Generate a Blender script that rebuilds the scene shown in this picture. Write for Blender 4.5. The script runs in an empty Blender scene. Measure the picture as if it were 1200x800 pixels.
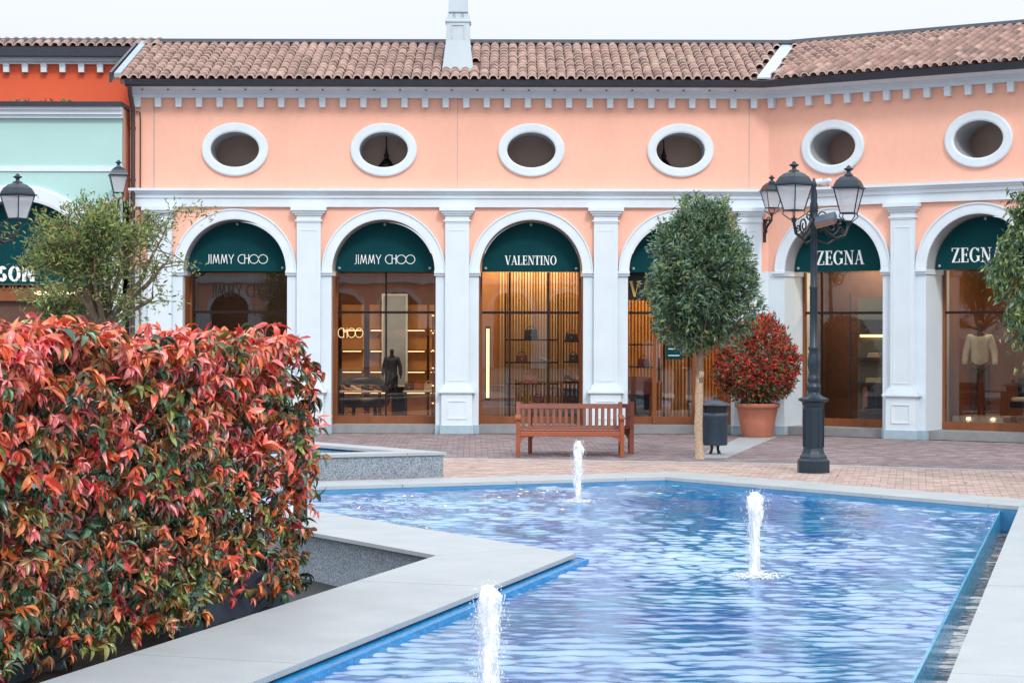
import bpy, math, random
import numpy as np
from mathutils import Vector, Matrix, noise
from mathutils.geometry import tessellate_polygon
random.seed(7); rng = np.random.default_rng(7)
R = math.radians; PI = math.pi
scene = bpy.context.scene
COL = scene.collection

# ------------------------------------------------------------------ camera
EYE = 2.0; FPX = 2330.0; HOR = 388.0
cam_d = bpy.data.cameras.new('camera'); cam = bpy.data.objects.new('camera', cam_d)
COL.objects.link(cam); scene.camera = cam
cam.location = (0, 0, EYE); cam.rotation_euler = (R(90), R(-0.12), 0)
cam_d.sensor_width = 36; cam_d.lens = FPX / 1200 * 36
cam_d.shift_y = -(400 - HOR) / 1200
cam_d.clip_start = 0.1; cam_d.clip_end = 2000

# ------------------------------------------------------------------ world, sun
SUN_EL, SUN_AZ = 42.0, 163.0           # azimuth clockwise from +Y
w = bpy.data.worlds.new('World'); scene.world = w; w.use_nodes = True
nt = w.node_tree; nt.nodes.clear()
out = nt.nodes.new('ShaderNodeOutputWorld'); bg = nt.nodes.new('ShaderNodeBackground')
sky = nt.nodes.new('ShaderNodeTexSky'); sky.sky_type = 'NISHITA'; sky.sun_disc = False
sky.sun_elevation = R(SUN_EL); sky.sun_rotation = R(SUN_AZ); sky.dust_density = 4; sky.air_density = 1.0
mix = nt.nodes.new('ShaderNodeMix'); mix.data_type = 'RGBA'
mix.inputs[0].default_value = 0.86
tc = nt.nodes.new('ShaderNodeTexCoord'); nz = nt.nodes.new('ShaderNodeTexNoise')
nz.inputs['Scale'].default_value = 2.2; nz.inputs['Detail'].default_value = 3; nz.inputs['Roughness'].default_value = 0.45
rp = nt.nodes.new('ShaderNodeValToRGB')
rp.color_ramp.elements[0].position = 0.3; rp.color_ramp.elements[0].color = (8.2, 8.6, 9.1, 1)
rp.color_ramp.elements[1].position = 0.7; rp.color_ramp.elements[1].color = (8.8, 9.05, 9.3, 1)
nt.links.new(tc.outputs['Generated'], nz.inputs['Vector']); nt.links.new(nz.outputs['Fac'], rp.inputs['Fac'])
nt.links.new(sky.outputs[0], mix.inputs[6]); nt.links.new(rp.outputs[0], mix.inputs[7])
sx = nt.nodes.new('ShaderNodeSeparateXYZ'); nt.links.new(tc.outputs['Generated'], sx.inputs[0])
gz = nt.nodes.new('ShaderNodeMapRange'); gz.inputs[1].default_value = 0.0; gz.inputs[2].default_value = 1.0; gz.inputs[3].default_value = 0.85; gz.inputs[4].default_value = 2.7
nt.links.new(sx.outputs[2], gz.inputs[0])
vm = nt.nodes.new('ShaderNodeVectorMath'); vm.operation = 'SCALE'; nt.links.new(mix.outputs[2], vm.inputs[0]); nt.links.new(gz.outputs[0], vm.inputs['Scale'])
nt.links.new(vm.outputs[0], bg.inputs['Color']); bg.inputs['Strength'].default_value = 0.112
nt.links.new(bg.outputs[0], out.inputs[0])
sd = bpy.data.lights.new('sun', 'SUN'); sd.energy = 1.5; sd.angle = R(10); sd.color = (1.0, 0.965, 0.92)
sun = bpy.data.objects.new('sun', sd); COL.objects.link(sun)
sdir = Vector((math.sin(R(SUN_AZ)) * math.cos(R(SUN_EL)), math.cos(R(SUN_AZ)) * math.cos(R(SUN_EL)), math.sin(R(SUN_EL))))
sun.rotation_euler = sdir.to_track_quat('Z', 'Y').to_euler(); sun.location = (-20, -20, 40)
vs = scene.view_settings
vs.view_transform = 'Standard'; vs.look = 'None'; vs.exposure = -0.06; vs.gamma = 1; vs.use_curve_mapping = False

# ------------------------------------------------------------------ materials
def S(r, g, b):
    f = lambda c: (c / 255 / 12.92) if c / 255 <= 0.04045 else ((c / 255 + 0.055) / 1.055) ** 2.4
    return (f(r), f(g), f(b), 1)
def mul(c, k): return (min(c[0] * k, 1), min(c[1] * k, 1), min(c[2] * k, 1), 1)
MATS = {}
def mat(name, c, rough=0.6, var=0.12, scale=3.0, bump=0.0, bscale=40.0, metal=0.0, spec=0.5, c2=None, island=0.0,
        stretch=None, coat=0.0, transl=0.0, emit=None, estr=0.0, speck=0.0, speck_scale=300):
    if name in MATS: return MATS[name]
    m = bpy.data.materials.new(name); m.use_nodes = True; n = m.node_tree; b = n.nodes['Principled BSDF']
    L = n.links.new
    tcn = n.nodes.new('ShaderNodeTexCoord'); vec = tcn.outputs['Object']
    if stretch:
        mp = n.nodes.new('ShaderNodeMapping'); mp.inputs['Scale'].default_value = stretch; L(vec, mp.inputs[0]); vec = mp.outputs[0]
    t = n.nodes.new('ShaderNodeTexNoise'); t.inputs['Scale'].default_value = scale; t.inputs['Detail'].default_value = 6
    t.inputs['Roughness'].default_value = 0.6
    L(vec, t.inputs['Vector'])
    r = n.nodes.new('ShaderNodeValToRGB'); r.color_ramp.elements[0].position = 0.3; r.color_ramp.elements[1].position = 0.7
    r.color_ramp.elements[0].color = mul(c, 1 - var); r.color_ramp.elements[1].color = c2 if c2 else mul(c, 1 + var * 0.6)
    L(t.outputs['Fac'], r.inputs['Fac']); colr = r.outputs[0]
    if speck:
        t3 = n.nodes.new('ShaderNodeTexNoise'); t3.inputs['Scale'].default_value = speck_scale; t3.inputs['Detail'].default_value = 2
        L(vec, t3.inputs['Vector'])
        r3 = n.nodes.new('ShaderNodeValToRGB'); r3.color_ramp.elements[0].position = 0.38; r3.color_ramp.elements[1].position = 0.62
        r3.color_ramp.elements[0].color = (1 - speck,) * 3 + (1,); r3.color_ramp.elements[1].color = (1 + speck * .6,) * 3 + (1,)
        L(t3.outputs['Fac'], r3.inputs['Fac'])
        mx = n.nodes.new('ShaderNodeMix'); mx.data_type = 'RGBA'; mx.blend_type = 'MULTIPLY'; mx.inputs[0].default_value = 1
        L(colr, mx.inputs[6]); L(r3.outputs[0], mx.inputs[7]); colr = mx.outputs[2]
    if island:
        g = n.nodes.new('ShaderNodeNewGeometry'); oi = n.nodes.new('ShaderNodeObjectInfo')
        ad = n.nodes.new('ShaderNodeMath'); ad.operation = 'ADD'; L(g.outputs['Random Per Island'], ad.inputs[0]); L(oi.outputs['Random'], ad.inputs[1])
        fr = n.nodes.new('ShaderNodeMath'); fr.operation = 'FRACT'; L(ad.outputs[0], fr.inputs[0])
        mr = n.nodes.new('ShaderNodeMapRange'); mr.inputs[3].default_value = 1 - island; mr.inputs[4].default_value = 1 + island
        L(fr.outputs[0], mr.inputs[0])
        hs = n.nodes.new('ShaderNodeHueSaturation'); L(mr.outputs[0], hs.inputs['Value']); L(colr, hs.inputs['Color'])
        mr2 = n.nodes.new('ShaderNodeMapRange'); mr2.inputs[3].default_value = 0.5 - island * 0.05; mr2.inputs[4].default_value = 0.5 + island * 0.05
        m7 = n.nodes.new('ShaderNodeMath'); m7.operation = 'MULTIPLY'; m7.inputs[1].default_value = 7.3; L(fr.outputs[0], m7.inputs[0])
        f7 = n.nodes.new('ShaderNodeMath'); f7.operation = 'FRACT'; L(m7.outputs[0], f7.inputs[0]); L(f7.outputs[0], mr2.inputs[0])
        L(mr2.outputs[0], hs.inputs['Hue']); colr = hs.outputs[0]
    L(colr, b.inputs['Base Color'])
    b.inputs['Roughness'].default_value = rough; b.inputs['Metallic'].default_value = metal
    b.inputs['Specular IOR Level'].default_value = spec; b.inputs['Coat Weight'].default_value = coat
    if bump:
        t2 = n.nodes.new('ShaderNodeTexNoise'); t2.inputs['Scale'].default_value = bscale; t2.inputs['Detail'].default_value = 4
        L(vec, t2.inputs['Vector']); bp = n.nodes.new('ShaderNodeBump'); bp.inputs['Strength'].default_value = bump; bp.inputs['Distance'].default_value = 0.02
        L(t2.outputs['Fac'], bp.inputs['Height']); L(bp.outputs[0], b.inputs['Normal'])
    if emit:
        b.inputs['Emission Color'].default_value = emit; b.inputs['Emission Strength'].default_value = estr
    if transl:
        tr = n.nodes.new('ShaderNodeBsdfTranslucent'); L(colr, tr.inputs['Color'])
        ms = n.nodes.new('ShaderNodeMixShader'); ms.inputs[0].default_value = transl
        o = n.nodes['Material Output']; L(b.outputs[0], ms.inputs[1]); L(tr.outputs[0], ms.inputs[2]); L(ms.outputs[0], o.inputs[0])
    MATS[name] = m; return m

def glass_mat(name, tint=(0.9, 0.92, 0.92, 1), ior=1.5, boost=1.0, rough=0.0):
    m = bpy.data.materials.new(name); m.use_nodes = True; n = m.node_tree; n.nodes.clear(); L = n.links.new
    o = n.nodes.new('ShaderNodeOutputMaterial'); t = n.nodes.new('ShaderNodeBsdfTransparent'); t.inputs[0].default_value = tint
    g = n.nodes.new('ShaderNodeBsdfGlossy'); g.inputs['Roughness'].default_value = rough
    f = n.nodes.new('ShaderNodeFresnel'); f.inputs[0].default_value = ior
    k = n.nodes.new('ShaderNodeMath'); k.operation = 'MULTIPLY'; k.inputs[1].default_value = boost; k.use_clamp = True
    nz = n.nodes.new('ShaderNodeTexNoise'); nz.inputs['Scale'].default_value = 1.5; tcn = n.nodes.new('ShaderNodeTexCoord')
    bp = n.nodes.new('ShaderNodeBump'); bp.inputs['Strength'].default_value = 0.03; bp.inputs['Distance'].default_value = 0.02
    L(tcn.outputs['Object'], nz.inputs['Vector']); L(nz.outputs[0], bp.inputs['Height']); L(bp.outputs[0], g.inputs['Normal'])
    L(f.outputs[0], k.inputs[0]); x = n.nodes.new('ShaderNodeMixShader')
    L(k.outputs[0], x.inputs[0]); L(t.outputs[0], x.inputs[1]); L(g.outputs[0], x.inputs[2]); L(x.outputs[0], o.inputs[0])
    MATS[name] = m; return m

M = {}
M['wall'] = mat('peach_render', S(240, 184, 163), 0.85, 0.07, .8, 0.12, 60, stretch=(1.2, 1, .6), speck=.02, speck_scale=9)
M['white'] = mat('white_paint', S(208, 222, 232), 0.6, 0.05, 1.6, 0.06, 50)
M['white2'] = mat('white_moulding', S(212, 225, 235), 0.55, 0.06, 2.5, 0.06, 50)
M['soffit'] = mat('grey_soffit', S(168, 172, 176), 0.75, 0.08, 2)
M['plinth'] = mat('blue_grey_plinth', S(158, 180, 194), 0.7, 0.12, 5, 0.15, 60)
M['gutter'] = mat('dark_gutter_metal', S(52, 58, 70), 0.4, 0.15, 6, metal=0.3)
M['pipe'] = mat('brown_pipe_metal', S(72, 56, 62), 0.5, 0.15, 6)
M['flash'] = mat('pale_flashing_metal', S(172, 186, 196), 0.45, 0.12, 4, metal=0.2)
TILE = [mat('clay_tile_%s' % a, S(*c), 0.85, 0.22, 9, 0.3, 80, island=0.14) for a, c in
        (('rose', (142, 112, 102)), ('brown', (126, 98, 90)), ('pale', (156, 128, 118)), ('dusky', (108, 86, 80)))]
M['lip'] = mat('pale_tile_end', S(218, 196, 186), 0.8, 0.12, 9)
M['pan'] = mat('pan_tile_clay', S(104, 78, 74), 0.9, 0.2, 9)
M['teal'] = mat('pale_teal_render', S(170, 208, 206), 0.85, 0.05, 0.9, 0.1, 60)
M['verm'] = mat('vermilion_render', S(224, 98, 64), 0.85, 0.07, 0.9, 0.1, 60)
M['green'] = mat('dark_green_sign', S(2, 62, 68), 0.8, 0.12, 3, 0.08, 90, spec=0.15)
M['letter'] = mat('white_letter', S(236, 242, 244), 0.5, 0.03)
M['dletter'] = mat('dark_letter', S(38, 34, 36), 0.4, 0.05)
M['gold'] = mat('brass_letter', S(226, 184, 110), 0.35, 0.08, 5, metal=0.5)
M['glow'] = mat('lit_amber_letter', S(255, 214, 150), 0.4, emit=(1, .7, .35, 1), estr=1.3)
M['timber'] = mat('shopfront_timber', S(132, 76, 42), 0.4, 0.25, 6, 0.05, 40, stretch=(1, 1, .15))
M['dark_frame'] = mat('bronze_frame', S(46, 34, 30), 0.35, 0.15, 8, metal=0.5)
M['step'] = mat('grey_stone_step', S(136, 138, 142), 0.7, 0.15, 6, 0.1, 60)
M['soil'] = mat('dark_soil', S(46, 36, 32), 0.95, 0.4, 14, 0.8, 60)
M['iron'] = mat('dark_iron_paint', S(32, 48, 62), 0.38, 0.18, 10, 0.08, 60, metal=0.2)
M['black_iron'] = mat('black_iron_paint', S(22, 24, 28), 0.4, 0.15, 10)
M['frost'] = mat('frosted_lantern_glass', S(240, 244, 250), 0.35, 0.05, 6, transl=0.6)
def frost_mat():
    m = MATS['frosted_lantern_glass']; n = m.node_tree; o = n.nodes['Material Output']; src = o.inputs[0].links[0].from_socket
    t = n.nodes.new('ShaderNodeBsdfTransparent'); t.inputs[0].default_value = (.97, .97, .97, 1); x = n.nodes.new('ShaderNodeMixShader'); x.inputs[0].default_value = .38
    n.links.new(src, x.inputs[1]); n.links.new(t.outputs[0], x.inputs[2]); n.links.new(x.outputs[0], o.inputs[0])
frost_mat()
M['bench'] = mat('reddish_teak', S(126, 70, 56), 0.42, 0.25, 5, 0.1, 40, stretch=(.25, 1, 1), island=0.10)
M['bench2'] = mat('orange_teak', S(152, 84, 52), 0.42, 0.22, 5, 0.1, 40, stretch=(.25, 1, 1), island=0.08)
M['bin'] = mat('slate_steel', S(62, 78, 94), 0.42, 0.12, 8, metal=0.2)
M['terra'] = mat('terracotta', S(178, 110, 88), 0.75, 0.16, 5, 0.2, 30)
M['granite'] = mat('speckled_granite', S(134, 146, 158), 0.7, 0.10, 4, 0.1, 90, speck=0.5, speck_scale=60)
M['coping'] = mat('pale_stone_coping', S(158, 166, 171), 0.5, 0.05, 2.2, 0.05, 120, speck=0.14, speck_scale=110, c2=S(166, 173, 178))
M['coping_edge'] = mat('coping_stone_edge', S(170, 176, 182), 0.6, 0.1, 5)
M['tileblue'] = mat('blue_pool_tile', S(0, 132, 196), 0.3, 0.15, 10, coat=0.3)
M['bark'] = mat('grey_brown_bark', S(118, 100, 84), 0.9, 0.3, 14, 0.6, 50, stretch=(1, 1, .3))
M['bark_pale'] = mat('pale_tan_bark', S(192, 168, 144), 0.85, 0.3, 16, 0.7, 40, stretch=(1, 1, 1.6))
M['stem'] = mat('reddish_twig', S(92, 64, 50), 0.8, 0.2, 20)
M['slate'] = mat('slate_planter', S(62, 76, 92), 0.6, 0.12, 6)
M['water'] = None

def water_surface(name, tint, rough=0.0, bs=0.3, c=None):
    m = bpy.data.materials.new(name); m.use_nodes = True; n = m.node_tree; n.nodes.clear(); L = n.links.new
    o = n.nodes.new('ShaderNodeOutputMaterial'); t = n.nodes.new('ShaderNodeBsdfTransparent'); t.inputs[0].default_value = tint
    d = n.nodes.new('ShaderNodeBsdfDiffuse'); d.inputs[0].default_value = c
    g = n.nodes.new('ShaderNodeBsdfGlossy'); g.inputs['Roughness'].default_value = rough; g.inputs['Color'].default_value = (.97, .985, 1, 1)
    f = n.nodes.new('ShaderNodeFresnel'); f.inputs[0].default_value = 4.2
    tcn = n.nodes.new('ShaderNodeTexCoord'); mp = n.nodes.new('ShaderNodeMapping'); mp.inputs['Scale'].default_value = (4, 17, 1)
    z = n.nodes.new('ShaderNodeTexNoise'); z.inputs['Scale'].default_value = 1.0; z.inputs['Detail'].default_value = 3
    L(tcn.outputs['Object'], mp.inputs[0]); L(mp.outputs[0], z.inputs['Vector'])
    bp = n.nodes.new('ShaderNodeBump'); bp.inputs['Strength'].default_value = bs; bp.inputs['Distance'].default_value = 0.02
    L(z.outputs[0], bp.inputs['Height']); L(bp.outputs[0], g.inputs['Normal']); L(bp.outputs[0], f.inputs['Normal'])
    pn = n.nodes.new('ShaderNodeTexNoise'); pn.inputs['Scale'].default_value = .8; pn.inputs['Detail'].default_value = 4; L(tcn.outputs['Object'], pn.inputs['Vector'])
    pr_ = n.nodes.new('ShaderNodeValToRGB'); pr_.color_ramp.elements[0].position = .38; pr_.color_ramp.elements[1].position = .62
    pr_.color_ramp.elements[0].color = c; pr_.color_ramp.elements[1].color = (c[0] + .005, c[1] * .72, c[2] * 1.05, 1); L(pn.outputs[0], pr_.inputs[0]); L(pr_.outputs[0], d.inputs[0])
    a = n.nodes.new('ShaderNodeMixShader'); a.inputs[0].default_value = 0.45; L(t.outputs[0], a.inputs[1]); L(d.outputs[0], a.inputs[2])
    x = n.nodes.new('ShaderNodeMixShader'); L(f.outputs[0], x.inputs[0]); L(a.outputs[0], x.inputs[1]); L(g.outputs[0], x.inputs[2])
    L(x.outputs[0], o.inputs[0]); return m
M['water'] = water_surface('rippled_pool_water', (.6, .85, .98, 1), c=S(0, 160, 222))
M['water_dim'] = water_surface('channel_water', (.6, .72, .75, 1), c=S(70, 100, 110), bs=0.5)
M['shopglass'] = glass_mat('shop_window_glass', boost=2.9)
M['weir'] = glass_mat('blue_weir_glass', tint=(.35, .7, .9, 1), boost=1.2)

def tile_joints(m, cell=.05, dark=.55):
    n = m.node_tree; L = n.links.new; b = n.nodes['Principled BSDF']; src = b.inputs['Base Color'].links[0].from_socket
    tcn = n.nodes.new('ShaderNodeTexCoord'); sp_ = n.nodes.new('ShaderNodeSeparateXYZ'); cb = n.nodes.new('ShaderNodeCombineXYZ'); L(tcn.outputs['Object'], sp_.inputs[0])
    L(sp_.outputs[1], cb.inputs[0]); ad = n.nodes.new('ShaderNodeMath'); ad.operation = 'ADD'; L(sp_.outputs[0], ad.inputs[0]); L(sp_.outputs[2], ad.inputs[1]); L(ad.outputs[0], cb.inputs[1])
    br_ = n.nodes.new('ShaderNodeTexBrick'); br_.offset = 0; br_.inputs['Scale'].default_value = 1; br_.inputs['Brick Width'].default_value = cell; br_.inputs['Row Height'].default_value = cell
    br_.inputs['Mortar Size'].default_value = cell * .05; br_.inputs['Color1'].default_value = (.72, .8, .86, 1); br_.inputs['Color2'].default_value = (1.15, 1.1, 1.05, 1); br_.inputs['Mortar'].default_value = (dark,) * 3 + (1,)
    L(cb.outputs[0], br_.inputs['Vector']); mx = n.nodes.new('ShaderNodeMix'); mx.data_type = 'RGBA'; mx.blend_type = 'MULTIPLY'; mx.inputs[0].default_value = 1
    L(src, mx.inputs[6]); L(br_.outputs['Color'], mx.inputs[7]); L(mx.outputs[2], b.inputs['Base Color']); return m
tile_joints(M['tileblue'])
# ------------------------------------------------------------------ mesh helpers
class MB:
    def __init__(s): s.v = []; s.f = []; s.m = []; s.sm = []
    def add(s, vs_, fs_, mi=0, smooth=False):
        b = len(s.v); s.v += [tuple(p) for p in vs_]
        for f in fs_: s.f.append([b + i for i in f]); s.m.append(mi); s.sm.append(smooth)
        return s
    def box(s, x0, x1, y0, y1, z0, z1, mi=0, ch=0.0):
        if ch and min(x1 - x0, y1 - y0, z1 - z0) > 2.5 * ch:
            # chamfered vertical outline + top
            P = [(x0 + ch, y0), (x1 - ch, y0), (x1, y0 + ch), (x1, y1 - ch), (x1 - ch, y1), (x0 + ch, y1), (x0, y1 - ch), (x0, y0 + ch)]
            cx, cy = (x0 + x1) / 2, (y0 + y1) / 2
            def ring(z, k): return [(x + (ch * k if x < cx else -ch * k), y + (ch * k if y < cy else -ch * k), z) for x, y in P]
            rs = [ring(z0, 1), ring(z0 + ch, 0), ring(z1 - ch, 0), ring(z1, 1)]
            vs_ = sum(rs, []); fs_ = [list(range(7, -1, -1)), list(range(24, 32))]
            for k in range(3):
                for i in range(8):
                    j = (i + 1) % 8; fs_.append([k * 8 + i, k * 8 + j, k * 8 + 8 + j, k * 8 + 8 + i])
            return s.add(vs_, fs_, mi)
        return s.add([(x0, y0, z0), (x1, y0, z0), (x1, y1, z0), (x0, y1, z0), (x0, y0, z1), (x1, y0, z1), (x1, y1, z1), (x0, y1, z1)],
                     [(0, 3, 2, 1), (4, 5, 6, 7), (0, 1, 5, 4), (1, 2, 6, 5), (2, 3, 7, 6), (3, 0, 4, 7)], mi)
    def prism(s, poly, z0, z1, mi=0):
        n = len(poly); a = sum(poly[i][0] * poly[(i + 1) % n][1] - poly[(i + 1) % n][0] * poly[i][1] for i in range(n))
        if a < 0: poly = poly[::-1]
        vs_ = [(x, y, z0) for x, y in poly] + [(x, y, z1) for x, y in poly]
        fs_ = [[i, (i + 1) % n, n + (i + 1) % n, n + i] for i in range(n)]
        for t in tessellate_polygon([[Vector((x, y, 0)) for x, y in poly]]):
            t = list(t)
            ax = [(poly[i][0], poly[i][1]) for i in t]
            if (ax[1][0] - ax[0][0]) * (ax[2][1] - ax[0][1]) - (ax[2][0] - ax[0][0]) * (ax[1][1] - ax[0][1]) < 0: t = t[::-1]
            fs_.append([n + i for i in t]); fs_.append([i for i in t[::-1]])
        return s.add(vs_, fs_, mi)
    def lathe(s, prof, n=16, c=(0, 0, 0), mi=0, smooth=True, rot=0.0, cap=True):
        vs_ = [(c[0] + r * math.cos(rot + 2 * PI * k / n), c[1] + r * math.sin(rot + 2 * PI * k / n), c[2] + z) for r, z in prof for k in range(n)]
        fs_ = [[i * n + k, i * n + (k + 1) % n, (i + 1) * n + (k + 1) % n, (i + 1) * n + k] for i in range(len(prof) - 1) for k in range(n)]
        s.add(vs_, fs_, mi, smooth)
        if cap:
            s.add(vs_[:n], [list(range(n - 1, -1, -1))], mi); s.add(vs_[-n:], [list(range(n))], mi)
        return s
    def tube(s, pts, rad, n=6, mi=0, smooth=True):
        pts = [Vector(p) for p in pts]; m = len(pts)
        if not isinstance(rad, (list, tuple)): rad = [rad] * m
        vs_ = []; up = None
        for i, p in enumerate(pts):
            t = (pts[min(i + 1, m - 1)] - pts[max(i - 1, 0)]); t = t.normalized() if t.length > 1e-9 else Vector((0, 0, 1))
            if up is None: up = Vector((1, 0, 0)) if abs(t.x) < 0.8 else Vector((0, 1, 0))
            a = (up - t * up.dot(t)); a = a.normalized() if a.length > 1e-6 else t.orthogonal().normalized()
            up = a; b = t.cross(a)
            vs_ += [p + (a * math.cos(2 * PI * k / n) + b * math.sin(2 * PI * k / n)) * rad[i] for k in range(n)]
        fs_ = [[i * n + k, i * n + (k + 1) % n, (i + 1) * n + (k + 1) % n, (i + 1) * n + k] for i in range(m - 1) for k in range(n)]
        s.add(vs_, fs_, mi, smooth); s.add(vs_[:n], [list(range(n - 1, -1, -1))], mi); s.add(vs_[-n:], [list(range(n))], mi)
        return s
    def mesh(s, name, mats):
        me = bpy.data.meshes.new(name); me.from_pydata(s.v, [], s.f)
        for m_ in (mats if isinstance(mats, (list, tuple)) else [mats]): me.materials.append(m_)
        me.polygons.foreach_set('material_index', s.m); me.polygons.foreach_set('use_smooth', s.sm); me.update(); return me
    def build(s, name, mats, parent=None, loc=(0, 0, 0), rz=0.0, kind=None):
        o = bpy.data.objects.new(name, s.mesh(name, mats)); COL.objects.link(o)
        o.parent = parent; o.location = loc; o.rotation_euler = (0, 0, rz)
        if kind: o['kind'] = kind
        return o
def link(name, me, parent=None, loc=(0, 0, 0), rz=0.0, mw=None):
    o = bpy.data.objects.new(name, me); COL.objects.link(o); o.parent = parent
    if mw is not None: o.matrix_local = mw
    else: o.location = loc; o.rotation_euler = (0, 0, rz)
    return o
def tag(o, label, cat, group=None, kind=None):
    o['label'] = label; o['category'] = cat
    if group: o['group'] = group
    if kind: o['kind'] = kind
    return o
def thing(name, loc, rz, label, cat, group=None):
    o = bpy.data.objects.new(name, None); o.empty_display_size = .1; COL.objects.link(o); o.location = loc; o.rotation_euler = (0, 0, rz)
    return tag(o, label, cat, group)
def struct(mb, name, mats, loc=(0, 0, 0), rz=0): return mb.build(name, mats, None, loc, rz, 'structure')
def copy_tree(o, parent=None):
    kids = [c for c in bpy.data.objects if c.parent == o]
    c = o.copy(); COL.objects.link(c); c.parent = parent
    for k in kids: copy_tree(k, c)
    return c
def G(px, py, z=0.0):
    Y = (EYE - z) * FPX / (py - HOR); return ((px - 600) / FPX * Y, Y)
def fastmesh(name, V, F, mats, MI=None, smooth=False):
    """V (n,3), F (m,k) arrays"""
    me = bpy.data.meshes.new(name); V = np.asarray(V, dtype=np.float32); F = np.asarray(F, dtype=np.int32); m, k = F.shape
    me.vertices.add(len(V)); me.vertices.foreach_set('co', V.ravel()); me.loops.add(m * k); me.loops.foreach_set('vertex_index', F.ravel())
    me.polygons.add(m); me.polygons.foreach_set('loop_start', np.arange(m, dtype=np.int32) * k)
    try: me.polygons.foreach_set('loop_total', np.full(m, k, dtype=np.int32))
    except Exception: pass
    for t in mats: me.materials.append(t)
    if MI is not None: me.polygons.foreach_set('material_index', np.asarray(MI, dtype=np.int32))
    me.polygons.foreach_set('use_smooth', np.full(m, smooth)); me.update(calc_edges=True); me.validate(); return me

# ------------------------------------------------------------------ key ground geometry
FAC = 38.8; TH = R(33.8)
FM = ((0, 0, 0), 0.0); FW = ((5.0, 0, 0), -TH)          # facade frames, local to the building empty at (0, FAC, 0)
def fw(frame, s, d, z=0):
    (ox, oy, _), a = frame; return Vector((ox + s * math.cos(a) - d * math.sin(a), FAC + oy + s * math.sin(a) + d * math.cos(a), z))
def lin(p, d, t): return (p[0] + d[0] * t, p[1] + d[1] * t)
def atY(p, d, y): return lin(p, d, (y - p[1]) / d[1])
def inter(p, d, q, e):
    den = d[0] * e[1] - d[1] * e[0]; t = ((q[0] - p[0]) * e[1] - (q[1] - p[1]) * e[0]) / den; return lin(p, d, t)
E1 = (-.297, -.955); E2 = (-.549, .836)
T = (.555, 17.92); I0 = (-.64, 18.13)
FAR_in = (2.11, 27.33); FAR_out = (2.18, 28.24); dFL = (-.930, -.368); dFR = (.638, -.770)
WE = (5.43, 22.3); dW = (-.2795, -.960); RC = (5.66, 22.0)
YN = 6.0

# ------------------------------------------------------------------ ground with a hole for the pool
hole_pts = [atY(FAR_out, dFL, 24.2)[0:2], FAR_out, inter(FAR_out, dFR, (7.1, 22.0), dW), atY((7.1, 22.0), dW, YN - 1), (-8.2, YN - 1), (-8.2, atY(FAR_out, dFL, 24.2)[1])]
hole_pts = [(-8.2, lin(FAR_out, dFL, (8.2 + 2.18) / .930)[1]), FAR_out, inter(FAR_out, dFR, (7.1, 22.0), dW), atY((7.1, 22.0), dW, YN - 1), (-8.2, YN - 1)]
outer = [(-700, -300), (700, -300), (700, 1500), (-700, 1500)]
mb = MB(); vv = [(x, y, 0) for x, y in outer + hole_pts]
tri = tessellate_polygon([[Vector(p + (0,)) for p in outer], [Vector(p + (0,)) for p in hole_pts]])
fs = []
for t in tri:
    a, b, c = [vv[i] for i in t]
    fs.append(list(t) if (b[0] - a[0]) * (c[1] - a[1]) - (c[0] - a[0]) * (b[1] - a[1]) > 0 else list(t)[::-1])
mb.add([(x, y, -0.012) for x, y, z in vv], fs)
struct(mb, 'ground', mat('grout_and_gravel', S(120, 112, 108), 0.9, 0.2, 2.0, 0.3, 30))

# stripe between the two pavings
STR = [(-9.5, 33.2), G(560, 537.6), G(880, 541.9), G(1200, 550.4), (13.0, 25.6)]
def stripeY(x):
    for a, b in zip(STR, STR[1:]):
        if a[0] <= x <= b[0]: return a[1] + (b[1] - a[1]) * (x - a[0]) / (b[0] - a[0])
    return STR[0][1] if x < STR[0][0] else STR[-1][1]
def facY(x):
    return FAC if x < 5.0 else FAC - (x - 5.0) * math.tan(TH)
def farY(x):
    return FAR_out[1] + (x - FAR_out[0]) * (dFL[1] / dFL[0] if x < FAR_out[0] else dFR[1] / dFR[0])
def pavers(name, lo, hi, x0, x1, ang, cols, L=.2, W=.1, basket=False, top=0.0):
    ca, sa = math.cos(ang), math.sin(ang); V = []; F = []; MI = []
    cx, cy = (x0 + x1) / 2, 33
    nI = int(16 / L); nJ = int(12 / W)
    for j in range(-nJ, nJ):
        for i in range(-nI, nI):
            u = (i + (0.5 if j % 2 else 0)) * L; v = j * W
            x = cx + u * ca - v * sa; y = cy + u * sa + v * ca
            if not (x0 < x < x1 and lo(x) + .06 < y < hi(x) - .06): continue
            g = .006; dz = random.uniform(-.0015, .0015); b = len(V)
            for (a_, b_) in ((g, g), (L - g, g), (L - g, W - g), (g, W - g)):
                V.append((cx + (u - L / 2 + a_) * ca - (v - W / 2 + b_) * sa, cy + (u - L / 2 + a_) * sa + (v - W / 2 + b_) * ca, top + dz))
            for q in range(4): V.append((V[b + q][0], V[b + q][1], top - .02))
            F += [(b, b + 1, b + 2, b + 3), (b + 4, b + 5, b + 1, b), (b + 5, b + 6, b + 2, b + 1), (b + 6, b + 7, b + 3, b + 2), (b + 7, b + 4, b, b + 3)]
            MI += [random.randrange(len(cols))] * 5
    return fastmesh(name, V, F, cols, MI)
dk = [mat('dark_paver_%s' % a, S(*c), 0.8, 0.15, 12, island=0.10) for a, c in (('mauve', (132, 117, 121)), ('grey', (120, 111, 116)), ('plum', (120, 103, 107)), ('light', (146, 133, 134)))]
tn = [mat('tan_paver_%s' % a, S(*c), 0.8, 0.12, 12, island=0.07) for a, c in (('rose', (170, 150, 143)), ('sand', (180, 162, 154)), ('brick', (160, 138, 131)))]
mort = mat('paving_mortar', S(112, 100, 100), 0.9, 0.2, 6)
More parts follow.
